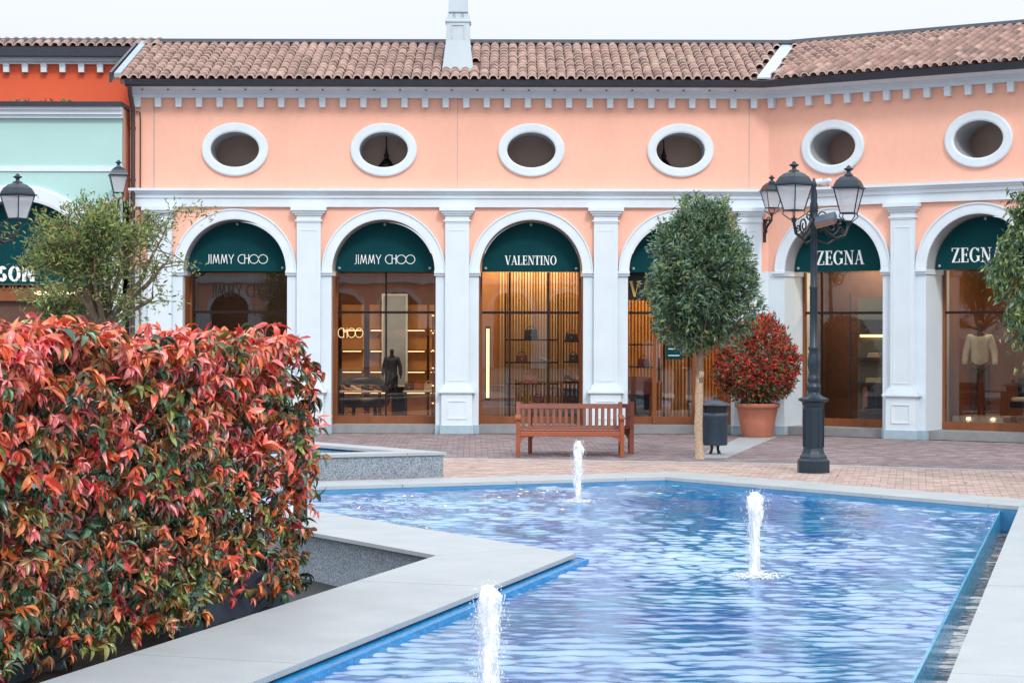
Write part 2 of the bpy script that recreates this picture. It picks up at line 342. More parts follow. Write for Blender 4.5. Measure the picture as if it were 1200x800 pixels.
pv = MB(); pts = [(-9.5, facY(-9.5)), (5.0, FAC), (13.0, facY(13.0))]
pv.prism([(x, y) for x, y in STR] + [(x, y) for x, y in pts[::-1]], -.03, -.008)
pd = struct(pv, 'dark_paving', mort)
o = link('paver', pavers('paver', stripeY, facY, -9.4, 12.8, 0.02, dk), pd); o['kind'] = 'stuff'
pv = MB(); pv.prism([(-8.2, farY(-8.2)), FAR_out, (6.9, farY(6.9)), (13.0, farY(6.9) - 3)] + [(x, y) for x, y in STR[::-1]], -.03, -.0082)
pt = struct(pv, 'tan_paving', mort)
o = link('paver', pavers('paver', farY, stripeY, -8.1, 12.8, -0.2, tn), pt); o['kind'] = 'stuff'
# pale stripe as kerb stones
sp = MB()
def strip(mbx, a, b, w_, z0, z1, seg=1.0, gap=.006):
    a = Vector(a); b = Vector(b); d = (b - a); n_ = max(1, int(d.length / seg)); u = d.normalized(); q = Vector((-u.y, u.x)) * w_ / 2
    out_ = []
    for k in range(n_):
        p0 = a + d * k / n_ + u * gap; p1 = a + d * (k + 1) / n_ - u * gap
        out_.append([tuple(p0 - q), tuple(p1 - q), tuple(p1 + q), tuple(p0 + q)])
    return out_
kst = struct(MB().prism([(STR[0][0], STR[0][1] - .13), (STR[0][0], STR[0][1] + .13), (STR[0][0] + .1, STR[0][1] + .13), (STR[0][0] + .1, STR[0][1] - .13)], -.02, .003), 'kerb_strip', M['coping'])
for a, b in zip(STR, STR[1:]):
    for q in strip(None, a, b, .16, 0, 0, 1.0):
        MB().prism(q, -.02, .005).build('kerb_stone', M['coping'], kst)
band = [G(867, 512), G(911, 511), G(852, 536), G(812, 536)]
MB().prism(band, -.02, .006).build('stone_band', M['coping'], None, kind='structure')

# ------------------------------------------------------------------ pool
pool_left = lambda y: (atY(T, E1, y)[0] if y < T[1] else (atY(T, E2, y)[0] if y < 24.93 else atY(FAR_in, dFL, y)[0]))
FL = inter(T, E2, FAR_in, dFL); FRW = inter(FAR_in, dFR, WE, dW)
def pleft(y): return atY(T, E1, y)[0] if y < T[1] else (atY(T, E2, y)[0] if y < FL[1] else atY(FAR_in, dFL, y)[0])
def pright(y): return atY(WE, dW, y)[0] if y < FRW[1] else atY(FAR_in, dFR, y)[0]
WZ = -0.085
JET = [(.81, 24.4, .74), (2.08, 16.97, .72), (-.125, 10.83, .70)]
def wave_h(X, Y, amp=1.0, seed=3):
    r = np.random.default_rng(seed); H = np.zeros_like(X)
    for k in range(46):
        lam = 0.10 * (3.0 ** r.random()); a = r.normal(PI / 2, 0.30); ph = r.random() * 6.28
        kx, ky = math.cos(a) * 2 * PI / lam, math.sin(a) * 2 * PI / lam
        slope = 0.048 if lam > .2 else 0.042
        H += slope * lam / (2 * PI) * np.sin(kx * X + ky * Y + ph + 0.8 * np.sin(X * 1.3 + k) + 0.8 * np.sin(Y * 0.9 + 2 * k))
    patch = 0.75 + 0.45 * np.sin(X * .9 + 1.3 * np.sin(Y * .5)) * np.sin(Y * .7 + 1)
    H *= patch * amp
    for (jx, jy, h) in JET:
        d = np.hypot(X - jx, Y - jy); H += 0.0075 * np.sin(d * 2 * PI / .19) * np.exp(-d / .75)
    return H
NYr, NXc = 820, 230
ys = np.linspace(YN, FAR_in[1] - .001, NYr); V = np.zeros((NYr, NXc, 3), dtype=np.float32)
for i, y in enumerate(ys):
    V[i, :, 0] = np.linspace(pleft(y), pright(y), NXc); V[i, :, 1] = y
V[:, :, 2] = wave_h(V[:, :, 0].astype(float), V[:, :, 1].astype(float))
idx = np.arange(NYr * NXc).reshape(NYr, NXc)
F = np.stack([idx[:-1, :-1], idx[:-1, 1:], idx[1:, 1:], idx[1:, :-1]], -1).reshape(-1, 4)
wo = link('water', fastmesh('water', V.reshape(-1, 3), F, [M['water']], smooth=True), loc=(0, 0, WZ)); wo['kind'] = 'structure'
# pool floor in blue mosaic, walls
poolpoly = [(pleft(YN), YN), T, FL, FAR_in, FRW, (pright(YN), YN)]
mos = mat('blue_mosaic_floor', S(10, 110, 190), 0.4, 0.25, 1.3, c2=S(40, 120, 205), speck=0.25, speck_scale=22)
fl = MB(); fl.prism(poolpoly, -.56, -.52); struct(fl, 'pool_floor', mos)
def wallseg(mbx, a, b, z0, z1, th=.05):
    a = Vector(a); b = Vector(b); u = (b - a).normalized(); q = Vector((-u.y, u.x)) * th
    mbx.prism([tuple(a), tuple(b), tuple(b + q), tuple(a + q)], z0, z1)
pw = MB()
for a, b, th in ((FL, T, .05),): pass
# blue ledge standing out below the L coping
def off(p, d, k): return (p[0] - d[1] * k, p[1] + d[0] * k)
def Lpoly(k_out, k_in, tN, tF):
    """band following the L between offsets: k<0 towards the pool"""
    pass
nE1 = (.955, -.297); nE2 = (.836, .549)       # towards the pool
def Lcorner(k): return inter((T[0] + nE1[0] * k, T[1] + nE1[1] * k), E1, (T[0] + nE2[0] * k, T[1] + nE2[1] * k), E2)
def Lband(k0, k1, tN=13.0, tF=9.0):
    c0, c1 = Lcorner(k0), Lcorner(k1)
    a0, a1 = atY(c0, E1, YN), atY(c1, E1, YN); b0, b1 = lin(c0, E2, tF), lin(c1, E2, tF)
    return [a0, c0, b0, b1, c1, a1]
ledge = struct(MB().prism(Lband(.10, -.25), -.6, -.055), 'pool_ledge', M['tileblue'])
MB().prism(Lband(.13, .098), -.6, -.050).build('ledge_rim', M['tileblue'], ledge)
# coping slabs
cop = struct(MB().prism(Lband(-.02, -1.05, tF=8.6), -.6, -.042), 'pool_coping', M['granite'])
def slab_between(p, d, n_, w0, w1, t0, t1, z1, th, parent, nm='coping_slab', matn='coping'):
    a = lin(lin(p, d, t0), n_, w0); b = lin(lin(p, d, t1), n_, w0); c = lin(lin(p, d, t1), n_, w1); e = lin(lin(p, d, t0), n_, w1)
    return MB().prism([a, b, c, e], z1 - th, z1).build(nm, M[matn], parent)
cin = Lcorner(-1.12); cT = Lcorner(.02)
mE1 = (-nE1[0], -nE1[1]); mE2 = (-nE2[0], -nE2[1])
# projection of inner corner on each arm to start rectangular slabs
def tproj(c, d): return (cin[0] - c[0]) * d[0] + (cin[1] - c[1]) * d[1]
t1s, t2s = tproj(cT, E1), tproj(cT, E2)
g_ = .004
MB().prism([cT, lin(cT, E1, t1s - g_), cin, lin(cT, E2, t2s - g_)] if False else [cT, lin(cT, E1, max(t1s, .02)), cin, lin(cT, E2, max(t2s, .02))], -.036, 0).build('coping_slab', M['coping'], cop)
tt = max(t1s, .02)
Ls = 1.9
while tt < 12.8:
    a = lin(cT, E1, tt + g_); b = lin(cT, E1, tt + Ls - g_); MB().prism([a, b, lin(b, mE1, 1.14), lin(a, mE1, 1.14)], -.036, random.uniform(-.0008, .0008)).build('coping_slab', M['coping'], cop); tt += Ls
tt = max(t2s, .02)
while tt < 8.3:
    a = lin(cT, E2, tt + g_); b = lin(cT, E2, tt + Ls - g_); MB().prism([a, b, lin(b, mE2, 1.14), lin(a, mE2, 1.14)], -.036, random.uniform(-.0008, .0008)).build('coping_slab', M['coping'], cop); tt += Ls
# far coping
nFL = (-.368, .930); nFR = (.770, .638)
FO = inter(lin(FAR_in, nFL, .86), dFL, lin(FAR_in, nFR, .86), dFR)
def farslabs(d, n_, sgn, tmax, L=1.6):
    c_out = FO; a_in = FAR_in; t_out = (FO[0] - FAR_in[0]) * d[0] + (FO[1] - FAR_in[1]) * d[1]
    t = 0.6
    MB().prism([FAR_in, lin(FAR_in, d, t - g_), lin(lin(FAR_in, d, t - g_), n_, .86), FO], -.04, .004).build('coping_slab', M['coping'], farc)
    while t < tmax:
        a = lin(FAR_in, d, t + g_); b = lin(FAR_in, d, min(t + L, tmax) - g_)
        MB().prism([a, b, lin(b, n_, .86), lin(a, n_, .86)], -.04, .004).build('coping_slab', M['coping'], farc); t += L
fb = MB(); 
fb.prism([FAR_in, lin(FAR_in, dFL, 8.5), lin(lin(FAR_in, dFL, 8.5), nFL, .8), FO], -.6, -.044)
fb.prism([lin(FAR_in, dFR, .001), FO, lin(lin(FAR_in, dFR, 6.3), nFR, .8), lin(FAR_in, dFR, 6.3)], -.6, -.0441)
farc = struct(fb, 'far_coping', mat('pool_wall_tile', S(70, 128, 168), 0.4, 0.2, 6))
farslabs(dFL, nFL, -1, 8.4); farslabs(dFR, nFR, 1, 5.83)
# weir glass and channel, right coping
nW = (.960, -.2795)
weir = tag(MB().prism([FRW, atY(WE, dW, YN), lin(atY(WE, dW, YN), nW, .02), lin(FRW, nW, .02)], -.62, -.070).build('weir_wall', tile_joints(mat('weir_blue_wall', S(70, 176, 226), 0.25, 0.25, 9, coat=.3))),
           'blue glass overflow wall along the right edge of the pool', 'glass wall')
chx = .26; ca_, cb_ = lin(FRW, nW, .03), atY(lin(WE, nW, .03), dW, YN)
NR = 500; cy_ = np.linspace(YN, FRW[1] + .25, NR); V = np.zeros((NR, 10, 3))
for i, y in enumerate(cy_):
    V[i, :, 0] = np.linspace(atY(lin(WE, nW, .01), dW, y)[0], atY(lin(WE, nW, .7), dW, y)[0], 10); V[i, :, 1] = y
V[:, :, 2] = wave_h(V[:, :, 0], V[:, :, 1], 1.3, 8)
idx = np.arange(NR * 10).reshape(NR, 10); F = np.stack([idx[:-1, :-1], idx[:-1, 1:], idx[1:, 1:], idx[1:, :-1]], -1).reshape(-1, 4)
cw = link('channel_water', fastmesh('channel_water', V.reshape(-1, 3), F, [M['water_dim']], smooth=True), loc=(0, 0, -.30)); cw['kind'] = 'structure'
cf = MB().prism([lin(FRW, nW, 0), atY(WE, dW, YN), lin(atY(WE, dW, YN), nW, .9), lin(FRW, nW, .9)], -.66, -.6)
struct(cf, 'channel_floor', mat('dark_channel_stone', S(64, 88, 96), .6, .3, 8))
RC0 = lin(FRW, nW, .235); RCi = inter(RC0, dW, FAR_in, dFR)
rb = MB().prism([lin(lin(RCi, nW, .04), dW, -1.5), atY(lin(RC0, nW, .04), dW, YN), lin(atY(RC0, dW, YN), nW, 1.4), lin(lin(RCi, nW, 1.4), dW, -1.5)], -.66, -.046)
rcop = struct(rb, 'right_coping', M['granite'])
t = 0; Lr = 4.03
u0 = 18.0 - 22.0
ys_ = [RCi[1], 19.9, 15.74, 11.68, 8.0, YN - .4]
for a_, b_ in zip(ys_, ys_[1:]):
    a = atY(RC0, dW, a_); b = atY(RC0, dW, b_ + .008); n_ = nW
    q = [a, b, lin(b, n_, 1.45), lin(a, n_, 1.45)]
    if a_ == ys_[0]: q = [RCi, b, lin(b, n_, 1.45), lin(RCi, dFR, 1.6)]
    MB().prism(q, -.042, random.uniform(0, .001)).build('coping_slab', M['coping'], rcop)
nc = MB(); nc.box(-8.2, 4, 4.9, YN, -.6, 0.0); struct(nc, 'near_coping', M['coping'])

# pit of the hedge: floor, soil, planter
pit = MB().prism([(-8.3, YN), (atY(cin, E1, YN)[0] - .1, YN), lin(cin, E1, .1), lin(cin, E2, 8.4), (-8.3, 25)], -.60, -.46)
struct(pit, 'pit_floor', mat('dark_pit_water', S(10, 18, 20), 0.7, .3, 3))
PH = (-1.60, 15.72)          # far right corner of the hedge
HV = (-.955, .297)           # into the hedge
def HP(u, v): return (PH[0] + E1[0] * u + HV[0] * v, PH[1] + E1[1] * u + HV[1] * v)
soil = MB(); N_ = 40
sv = []; sf = []
for i in range(61):
    for j in range(9):
        x, y = HP(.35 + i * .14, -.42 + j * .13); sv.append((x, y, -.14 + .05 * noise.noise(Vector((x * 4, y * 4, 0))) + .03 * noise.noise(Vector((x * 14, y * 14, 3)))))
for i in range(60):
    for j in range(8): sf.append([i * 9 + j, i * 9 + j + 1, (i + 1) * 9 + j + 1, (i + 1) * 9 + j])
soil.add(sv, sf, smooth=True); soil.prism([HP(.35, -.42), HP(8.7, -.42), HP(8.7, .6), HP(.35, .6)], -.6, -.2); struct(soil, 'soil', M['soil'])

# ------------------------------------------------------------------ raised granite basin
BT = (-.89, 27.25); bd1 = (-.922, -.388); bd2 = (-.64, .768)
def bas(k): # inset corner
    n1 = (-bd1[1] * -1, bd1[0] * -1)
    return None
bn1 = (-.388, .922); bn2 = (-.768, -.64)          # inward normals of both arms
def bcorner(k): return inter(lin(BT, bn1, k), bd1, lin(BT, bn2, k), bd2)
def bpoly(k, L1=6.5, L2=6.5):
    c = bcorner(k); return [c, lin(c, bd1, L1), lin(c, bd2, L2)]
def bband(k0, k1, L1=6.5, L2=6.5):
    c0, c1 = bcorner(k0), bcorner(k1); return [lin(c0, bd1, L1), c0, lin(c0, bd2, L2), lin(c1, bd2, L2), c1, lin(c1, bd1, L1)]
basin = thing('raised_basin', (BT[0], BT[1], 0), 0, 'low speckled granite raised water basin with pointed corner beside the hedge', 'basin')
def shift(p, o_=BT): return [(x - o_[0], y - o_[1]) for x, y in p]
bm_ = MB().prism(shift(bband(.03, .3)), 0.0, .30); bm_.build('basin_wall', M['granite'], basin)
def quad_slabs(c0, c1, d, L, seg=1.35):
    t0 = (c1[0] - c0[0]) * d[0] + (c1[1] - c0[1]) * d[1]; r_ = []
    r_.append([c0, lin(c0, d, t0 - .004), lin(c1, d, -.004)])
    t = t0
    while t < L:
        a = lin(c0, d, t + .004); b = lin(c0, d, t + seg - .004); n_ = (c1[0] - lin(c0, d, t0)[0], c1[1] - lin(c0, d, t0)[1]); r_.append([a, b, (b[0] + n_[0], b[1] + n_[1]), (a[0] + n_[0], a[1] + n_[1])]); t += seg
    return r_
b0, b1 = bcorner(0), bcorner(.42)
for d in (bd1, bd2):
    for q in quad_slabs(b0, b1, d, 5.5):
        MB().prism(shift(q), .305, .345).build('coping_slab', M['coping'], basin)
MB().prism(shift(bpoly(.25)), .0, .10).build('basin_floor', M['tileblue'], basin)
bw = MB().prism(shift(bpoly(.28)), .26, .285).build('basin_water', M['water'], basin)

# ------------------------------------------------------------------ main building
bld = thing('arcade_building', (0, FAC, 0), 0, 'long peach rendered arcade building with white arches, oval openings and clay tile roof', 'building')
Z_IMP = 3.17; R_IN = 1.0; R_OUT = 1.205; HW = 1.02
Z_BELT0, Z_BELT1, Z_COR0, Z_COR1 = 4.41, 4.76, 6.53, 6.74
bays = [(FM, -5.41), (FM, -2.51), (FM, .37), (FM, 3.28), (FW, 1.37), (FW, 4.27), (FW, 7.17)]
def angles(n, a0, a1, extra):
    A = [a0 + (a1 - a0) * k / n for k in range(n + 1)] + [e for e in extra if a0 < e < a1]
    return sorted(set(round(a, 6) for a in A))
def rect_hit(a, l, r_, b, t):
    c, s_ = math.cos(a), math.sin(a); k = 1e9
    if c > 1e-9: k = min(k, r_ / c)
    if c < -1e-9: k = min(k, l / c)
    if s_ > 1e-9: k = min(k, t / s_)
    if s_ < -1e-9: k = min(k, b / s_)
    return (k * c, k * s_)
wall = {0: MB(), 1: MB()}; spand = {0: MB(), 1: MB()}; reveal = {0: MB(), 1: MB()}; lowpier = {0: MB(), 1: MB()}
segs = {0: (-7.46, 5.0), 1: (0.0, 8.62)}
OVX, OVZ, OVCZ = .475, .345, 5.53
DEP = 0.86
for fi, FRM in ((0, FM), (1, FW)):
    cs = [c for f, c in bays if f is FRM]; s0, s1 = segs[fi]
    bounds = [s0] + [(a + b) / 2 for a, b in zip(cs, cs[1:])] + [s1]
    for c, l, r_ in zip(cs, bounds, bounds[1:]):
        # upper wall with oval
        ex = [math.atan2(zz, xx) for xx in (l - c, r_ - c) for zz in (Z_BELT1 - .02 - OVCZ, Z_COR0 + .02 - OVCZ)]
        A = angles(64, -PI, PI, ex)
        vs_ = []; 
        for a in A:
            hx, hz = OVX * math.cos(a), OVZ * math.sin(a)
            ox, oz = rect_hit(a, l - c, r_ - c, Z_BELT1 - .02 - OVCZ, Z_COR0 + .02 - OVCZ)
            vs_ += [(c + hx, 0, OVCZ + hz), (c + ox, 0, OVCZ + oz)]
        wall[fi].add(vs_, [[2 * k, 2 * k + 1, 2 * k + 3, 2 * k + 2] for k in range(len(A) - 1)])
        # oval tunnel
        vs_ = []; ov_ = MB()
        for a in A: vs_ += [(c + OVX * math.cos(a), -.02, OVCZ + OVZ * math.sin(a)), (c + OVX * math.cos(a), .8, OVCZ + OVZ * math.sin(a))]
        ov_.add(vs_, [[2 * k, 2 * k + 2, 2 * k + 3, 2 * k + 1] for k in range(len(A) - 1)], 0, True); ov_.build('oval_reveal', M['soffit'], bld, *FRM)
        # spandrel above arch
        ex = [math.atan2(Z_BELT0 + .02 - Z_IMP, xx) for xx in (l - c, r_ - c)]
        A = angles(48, 0, PI, ex); vs_ = []
        for a in A:
            ox, oz = rect_hit(a, l - c, r_ - c, -.001, Z_BELT0 + .02 - Z_IMP)
            vs_ += [(c + R_IN * 1.02 * math.cos(a), 0, Z_IMP + R_IN * 1.02 * math.sin(a)), (c + ox, 0, Z_IMP + max(oz, 0))]
        spand[fi].add(vs_, [[2 * k, 2 * k + 1, 2 * k + 3, 2 * k + 2] for k in range(len(A) - 1)])
        # lower pier fronts and jambs
        # arch intrados
        arc_ = MB()
        A = [PI * k / 40 for k in range(41)]; vs_ = []
        for a in A: vs_ += [(c + R_IN * math.cos(a), -.02, Z_IMP + R_IN * math.sin(a)), (c + R_IN * math.cos(a), DEP + .1, Z_IMP + R_IN * math.sin(a))]
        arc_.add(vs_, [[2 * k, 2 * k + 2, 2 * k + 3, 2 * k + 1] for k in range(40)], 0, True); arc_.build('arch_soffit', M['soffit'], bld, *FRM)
for fi, FRM in ((0, FM), (1, FW)):
    wall[fi].build('wall', M['wall'], bld, *FRM); spand[fi].build('wall', M['wall'], bld, *FRM)
    cs = [c for f, c in bays if f is FRM]; ed = [segs[fi][0]] + sum([[c - HW, c + HW] for c in cs], []) + [segs[fi][1]]
    for a, b in zip(ed[::2], ed[1::2]):
        if fi == 1 and a == 0.0: a = -.0
        MB().box(max(a, .001) if fi else a, b, 0, DEP + .3, 0, Z_IMP).build('pier', M['white'], bld, *FRM)
# solid body behind: attic room and back
body = MB(); attic_mat = mat('attic_dim_wall', S(226, 202, 190), .9, .08, 2)
body.box(-7.4, 5.3, 1.18, 1.28, 4.5, 6.7); body.build('attic_wall', attic_mat, bld)
bw2 = MB(); bw2.box(-.2, 8.6, 1.18, 1.28, 4.5, 6.7); bw2.build('attic_wall', attic_mat, bld, *FW)
fl_ = MB(); fl_.box(-7.4, 5.2, .1, 2.2, 4.45, 4.5); fl_.box(-7.4, 5.2, .1, 2.2, 6.6, 6.65); fl_.build('attic_floor', attic_mat, bld)
fl_ = MB(); fl_.box(.4, 8.6, .1, 2.2, 4.44, 4.49); fl_.box(.4, 8.6, .1, 2.2, 6.61, 6.66); fl_.build('attic_floor', attic_mat, bld, *FW)
sw = MB(); sw.box(-7.46, -7.41, .002, 6, 0, 6.7); sw.build('wall', M['wall'], bld)

def sweep(path, prof, name, m_, parent, smooth=False):
    n_ = len(path); P = [Vector(p) for p in path]; mbx = MB(); vs_ = []
    for i, p in enumerate(P):
        ds = []
        if i > 0: ds.append((P[i] - P[i - 1]).normalized())
        if i < n_ - 1: ds.append((P[i + 1] - P[i]).normalized())
        ns = [Vector((d.y, -d.x)) for d in ds]
        nrm = ns[0] if len(ns) == 1 else (ns[0] + ns[1]).normalized() / max(.2, (ns[0] + ns[1]).normalized().dot(ns[0]))
        for (pr, z) in prof: vs_.append((p.x + nrm.x * pr, p.y + nrm.y * pr, z))
    k = len(prof)
    fs_ = [[i * k + j, i * k + (j + 1) % k, (i + 1) * k + (j + 1) % k, (i + 1) * k + j] for i in range(n_ - 1) for j in range(k)]
    fs_ += [list(range(k)), list(range((n_ - 1) * k, n_ * k))[::-1]]
    return mbx.add(vs_, fs_, 0, smooth).build(name, m_, parent)
wl = 8.62
PATH = [(-7.46, 0), (5.0, 0), (5.0 + wl * math.cos(TH), -wl * math.sin(TH))]
sweep(PATH, [(-.02, 4.41), (.07, 4.41), (.07, 4.575), (.10, 4.585), (.10, 4.65), (.13, 4.66), (.16, 4.705), (.20, 4.715), (.20, 4.765), (-.02, 4.775)], 'belt_course', M['white2'], bld)
sweep(PATH, [(-.02, Z_COR0), (.10, Z_COR0), (.10, 6.60), (.16, 6.61), (.16, 6.66), (.24, 6.69), (.34, 6.71), (.42, 6.74), (.42, 6.80), (-.02, 6.80)], 'cornice', M['white2'], bld)
sweep(PATH, [(.40, 6.72), (.44, 6.70), (.50, 6.70), (.55, 6.73), (.57, 6.82), (.55, 6.82), (.53, 6.76), (.44, 6.74), (.43, 6.84), (.40, 6.84)], 'gutter', M['gutter'], bld)
# small clips under the cornice lip
clips = MB()
for k in range(24): clips.box(-7.2 + k * .5, -7.16 + k * .5, -.262, -.24, 6.655, 6.675)
clips.build('clip', M['gutter'], bld)
# dentil brackets, one object each
dm = MB(); dm.box(-.06, .06, -.13, 0, 0, .19, ch=.006); dm.box(-.066, .066, -.14, 0, .13, .15); dme = dm.mesh('bracket', M['white2'])
s = -7.3
while s < 4.9: link('bracket', dme, bld, (s, -.001, Z_COR0 - .185)); s += .40
s = .1
while s < 8.6:
    link('bracket', dme, bld, (5 + s * math.cos(TH), -s * math.sin(TH), Z_COR0 - .185), -TH); s += .40
# oval window surrounds
for i, (FRM, c) in enumerate(bays):
    mbx = MB(); n_ = 72; prof = [(0, 0), (0, -.05), (.03, -.065), (.15, -.065), (.175, -.05), (.175, 0)]
    vs_ = []
    for k in range(n_):
        a = 2 * PI * k / n_
        for (o_, y) in prof: vs_.append((c + (OVX + o_ - .002) * math.cos(a), y, OVCZ + (OVZ + o_ - .002) * math.sin(a)))
    m_ = len(prof); fs_ = [[k * m_ + j, ((k + 1) % n_) * m_ + j, ((k + 1) % n_) * m_ + j + 1, k * m_ + j + 1] for k in range(n_) for j in range(m_ - 1)]
    mbx.add(vs_, fs_, 0, False).build('oval_surround', M['white2'], bld, *FRM)
    # archivolt
    mbx = MB(); n_ = 56; prof = [(R_IN, 0.02), (R_IN, -.05), (R_IN + .03, -.055), (R_IN + .17, -.055), (R_IN + .18, -.075), (R_OUT, -.075), (R_OUT, 0)]
    vs_ = [(c + r_ * math.cos(PI * k / n_), y, Z_IMP + r_ * math.sin(PI * k / n_)) for k in range(n_ + 1) for r_, y in prof]
    m_ = len(prof); fs_ = [[k * m_ + j, (k + 1) * m_ + j, (k + 1) * m_ + j + 1, k * m_ + j + 1] for k in range(n_) for j in range(m_ - 1)]
    mbx.add(vs_, fs_, 0, False).build('arch_surround', M['white2'], bld, *FRM)
# pilasters with capital, pedestal, plinth; imposts
def pilaster(FRM, s, w_=.235, half=False):
    body_ = MB(); body_.box(s - w_, s + w_, -.11, -.001, .17, 4.10, ch=.006)
    p = body_.build('pilaster', M['white'], bld, *FRM)
    cp = MB()
    for (e, y, a, b) in ((.0, .12, 4.10, 4.13), (.03, .135, 4.13, 4.16), (.0, .115, 4.16, 4.25), (.035, .15, 4.25, 4.29), (.075, .18, 4.29, 4.335), (.11, .215, 4.335, 4.408)):
        cp.box(s - w_ - e, s + w_ + e, -y, -.002, a, b)
    cp.build('capital', M['white2'], p)
    pd_ = MB(); pd_.box(s - .30, s + .30, -.16, -.003, .172, .80)
    pd_.box(s - .36, s + .36, -.205, -.002, .80, .835); pd_.box(s - .34, s + .34, -.185, -.002, .835, .875)
    pd_.box(s - .29, s + .29, -.15, -.003, .875, .93); pd_.box(s - .265, s + .265, -.13, -.003, .93, .965)
    # panel frame proud of the pedestal
    for (a, b, c_, d_) in ((s - .19, s + .19, .63, .655), (s - .19, s + .19, .29, .315), (s - .19, s - .165, .315, .63), (s + .165, s + .19, .315, .63)):
        pd_.box(a, b, -.172, -.159, c_, d_)
    for (a, b, c_, d_) in ((s - .17, s + .17, 1.03, 1.05), (s - .17, s - .15, 1.05, 3.95), (s + .15, s + .17, 1.05, 3.95), (s - .17, s + .17, 3.95, 3.97)):
        pd_.box(a, b, -.117, -.109, c_, d_)
    pd_.build('pedestal', M['white2'], p)
    pl_ = MB(); pl_.box(s - .33, s + .33, -.19, -.002, 0, .172, ch=.006); pl_.build('plinth', M['plinth'], p)
pils = [(FM, -6.86), (FM, -3.96), (FM, -1.07), (FM, 1.825), (FM, 4.62), (FW, 2.82), (FW, 5.72)]
for FRM, s in pils: pilaster(FRM, s)
for FRM, c in bays:
    for sg in (-1, 1):
        a, b = sorted((c + sg * (HW - .03), c + sg * (HW + .235)))
        im = MB(); im.box(a, b, -.04, DEP, Z_IMP - .09, Z_IMP - .045); im.box(a - .0, b + .0, -.07, DEP, Z_IMP - .045, Z_IMP + .003)
        im.build('impost', M['white2'], bld, *FRM)
        a, b = sorted((c + sg * (HW - .012), c + sg * (HW + .2)))
        q = MB(); q.box(a, b, -.02, DEP, .0, .168); q.build('plinth', M['plinth'], bld, *FRM)
# vertical joints in the peach wall
for s in (-7.0 - .0, -1.07, 4.62): MB().box(s - .006, s + .006, -.006, 0, 4.78, 6.52).build('wall_joint', M['soffit'], bld)
MB().box(-6.98, -6.975, -.008, 0, 4.78, 6.52).build('wall_joint', M['soffit'], bld)

# roof ----------------------------------------------------------
PIT = R(20); KD = math.tan(TH / 2)
EZ = 6.86
def roof_local(s, t): return (s, -.55 + t * math.cos(PIT), EZ + t * math.sin(PIT))
tr = 3.1
def plane_poly(kind):
    d0, d1 = -.5, -.55 + tr * math.cos(PIT)
    if kind == 0: return [(-7.55, 0), (5 + KD * -.55, 0), (5 + KD * d1, tr), (-7.55, tr)]
    return [(KD * .55, 0), (8.9, 0), (8.9, tr), (-KD * d1, tr)]
roofs = []
for kind, FRM in ((0, FM), (1, FW)):
    pp = plane_poly(kind); mbx = MB()
    top = [roof_local(s, t) for s, t in pp]; top = [(x, y, z - .03) for x, y, z in top]; bot = [(x, y, z - .10) for x, y, z in top]
    mbx.add(top + bot, [(0, 1, 2, 3), (7, 6, 5, 4), (0, 4, 5, 1), (1, 5, 6, 2), (2, 6, 7, 3), (3, 7, 4, 0)])
    roofs.append(mbx.build('roof', M['pan'], bld, *FRM))
def tile_geo(L=.37, r0=.092, r1=.066, n=7, th=.026):
    V_ = []; 
    for (y, r_) in ((0, r0), (L, r1)):
        for k in range(n + 1):
            a = PI * k / n; V_.append((r_ * math.cos(a), y, r_ * math.sin(a) * .92))
    for k in range(n + 1):
        a = PI * k / n; V_.append(((r0 - th) * math.cos(a), 0, (r0 - th) * math.sin(a) * .92))
    F_ = [(k, n + 1 + k, n + 2 + k, k + 1) for k in range(n)] + [(2 * (n + 1) + k, k, k + 1, 2 * (n + 1) + k + 1) for k in range(n)]
    return V_, F_
TV, TF = tile_geo(); TVn = np.array(TV)
tile_me = []
for m_ in TILE:
    q = MB(); q.add(TV, TF[:7], 0, True); q.add(TV, TF[7:], 1, False); tile_me.append(q.mesh('roof_tile', [m_, M['lip']]))
lip = 0.27; colw = .187
spots = []
for kind in (0, 1):
    smin, smax = (-7.47, 5.6) if kind == 0 else (-1.2, 8.8)
    for ci in range(int((smax - smin) / colw) + 1):
        s = smin + ci * colw
        for rI in range(12):
            t = rI * .262; y = -.55 + t * math.cos(PIT)
            if kind == 0 and s > 5 + KD * y - .20: continue
            if kind == 1 and s < -KD * y + .20: continue
            if kind == 0 and abs(s + 1.07) < .36 and .55 < t < 1.5: continue
            if t > tr - .2: continue
            spots.append((kind, s + random.uniform(-.008, .008), t + random.uniform(-.012, .012) - .05, random.uniform(-.025, .025)))
# setback roof on the far left: only top courses
def tile_m(s, t, jz): return Matrix.Translation(roof_local(s, t)) @ Matrix.Rotation(PIT + .03, 4, 'X') @ Matrix.Rotation(jz, 4, 'Z')
def screen_rank(k):
    kind, s, t, j = spots[k]; p = fw(FM if kind == 0 else FW, *roof_local(s, t)[:2]); px = 600 + p.x / p.y * FPX
    return p.y if -5 < px < 1205 else 99 + p.y
order = sorted(range(len(spots)), key=screen_rank)
front = set(order[:298])
VV = {0: [], 1: []}; FF = {0: [], 1: []}; MM = {0: [], 1: []}
for k, (kind, s, t, j) in enumerate(spots):
    m4 = tile_m(s, t, j); mi = random.choices(range(4), (4, 4, 2, 2))[0]
    if k in front: link('roof_tile', tile_me[mi], roofs[kind], mw=m4)
    else:
        b = len(VV[kind]); A4 = np.array(m4); P = TVn @ A4[:3, :3].T + A4[:3, 3]
        VV[kind] += P.tolist(); FF[kind] += [tuple(b + i for i in f) for f in TF]; MM[kind] += [mi] * 7 + [4] * 7
for kind in (0, 1):
    if VV[kind]:
        o = link('roof_tiling', fastmesh('roof_tiling', VV[kind], FF[kind], TILE + [M['lip']], MM[kind], True), roofs[kind]); o['kind'] = 'stuff'
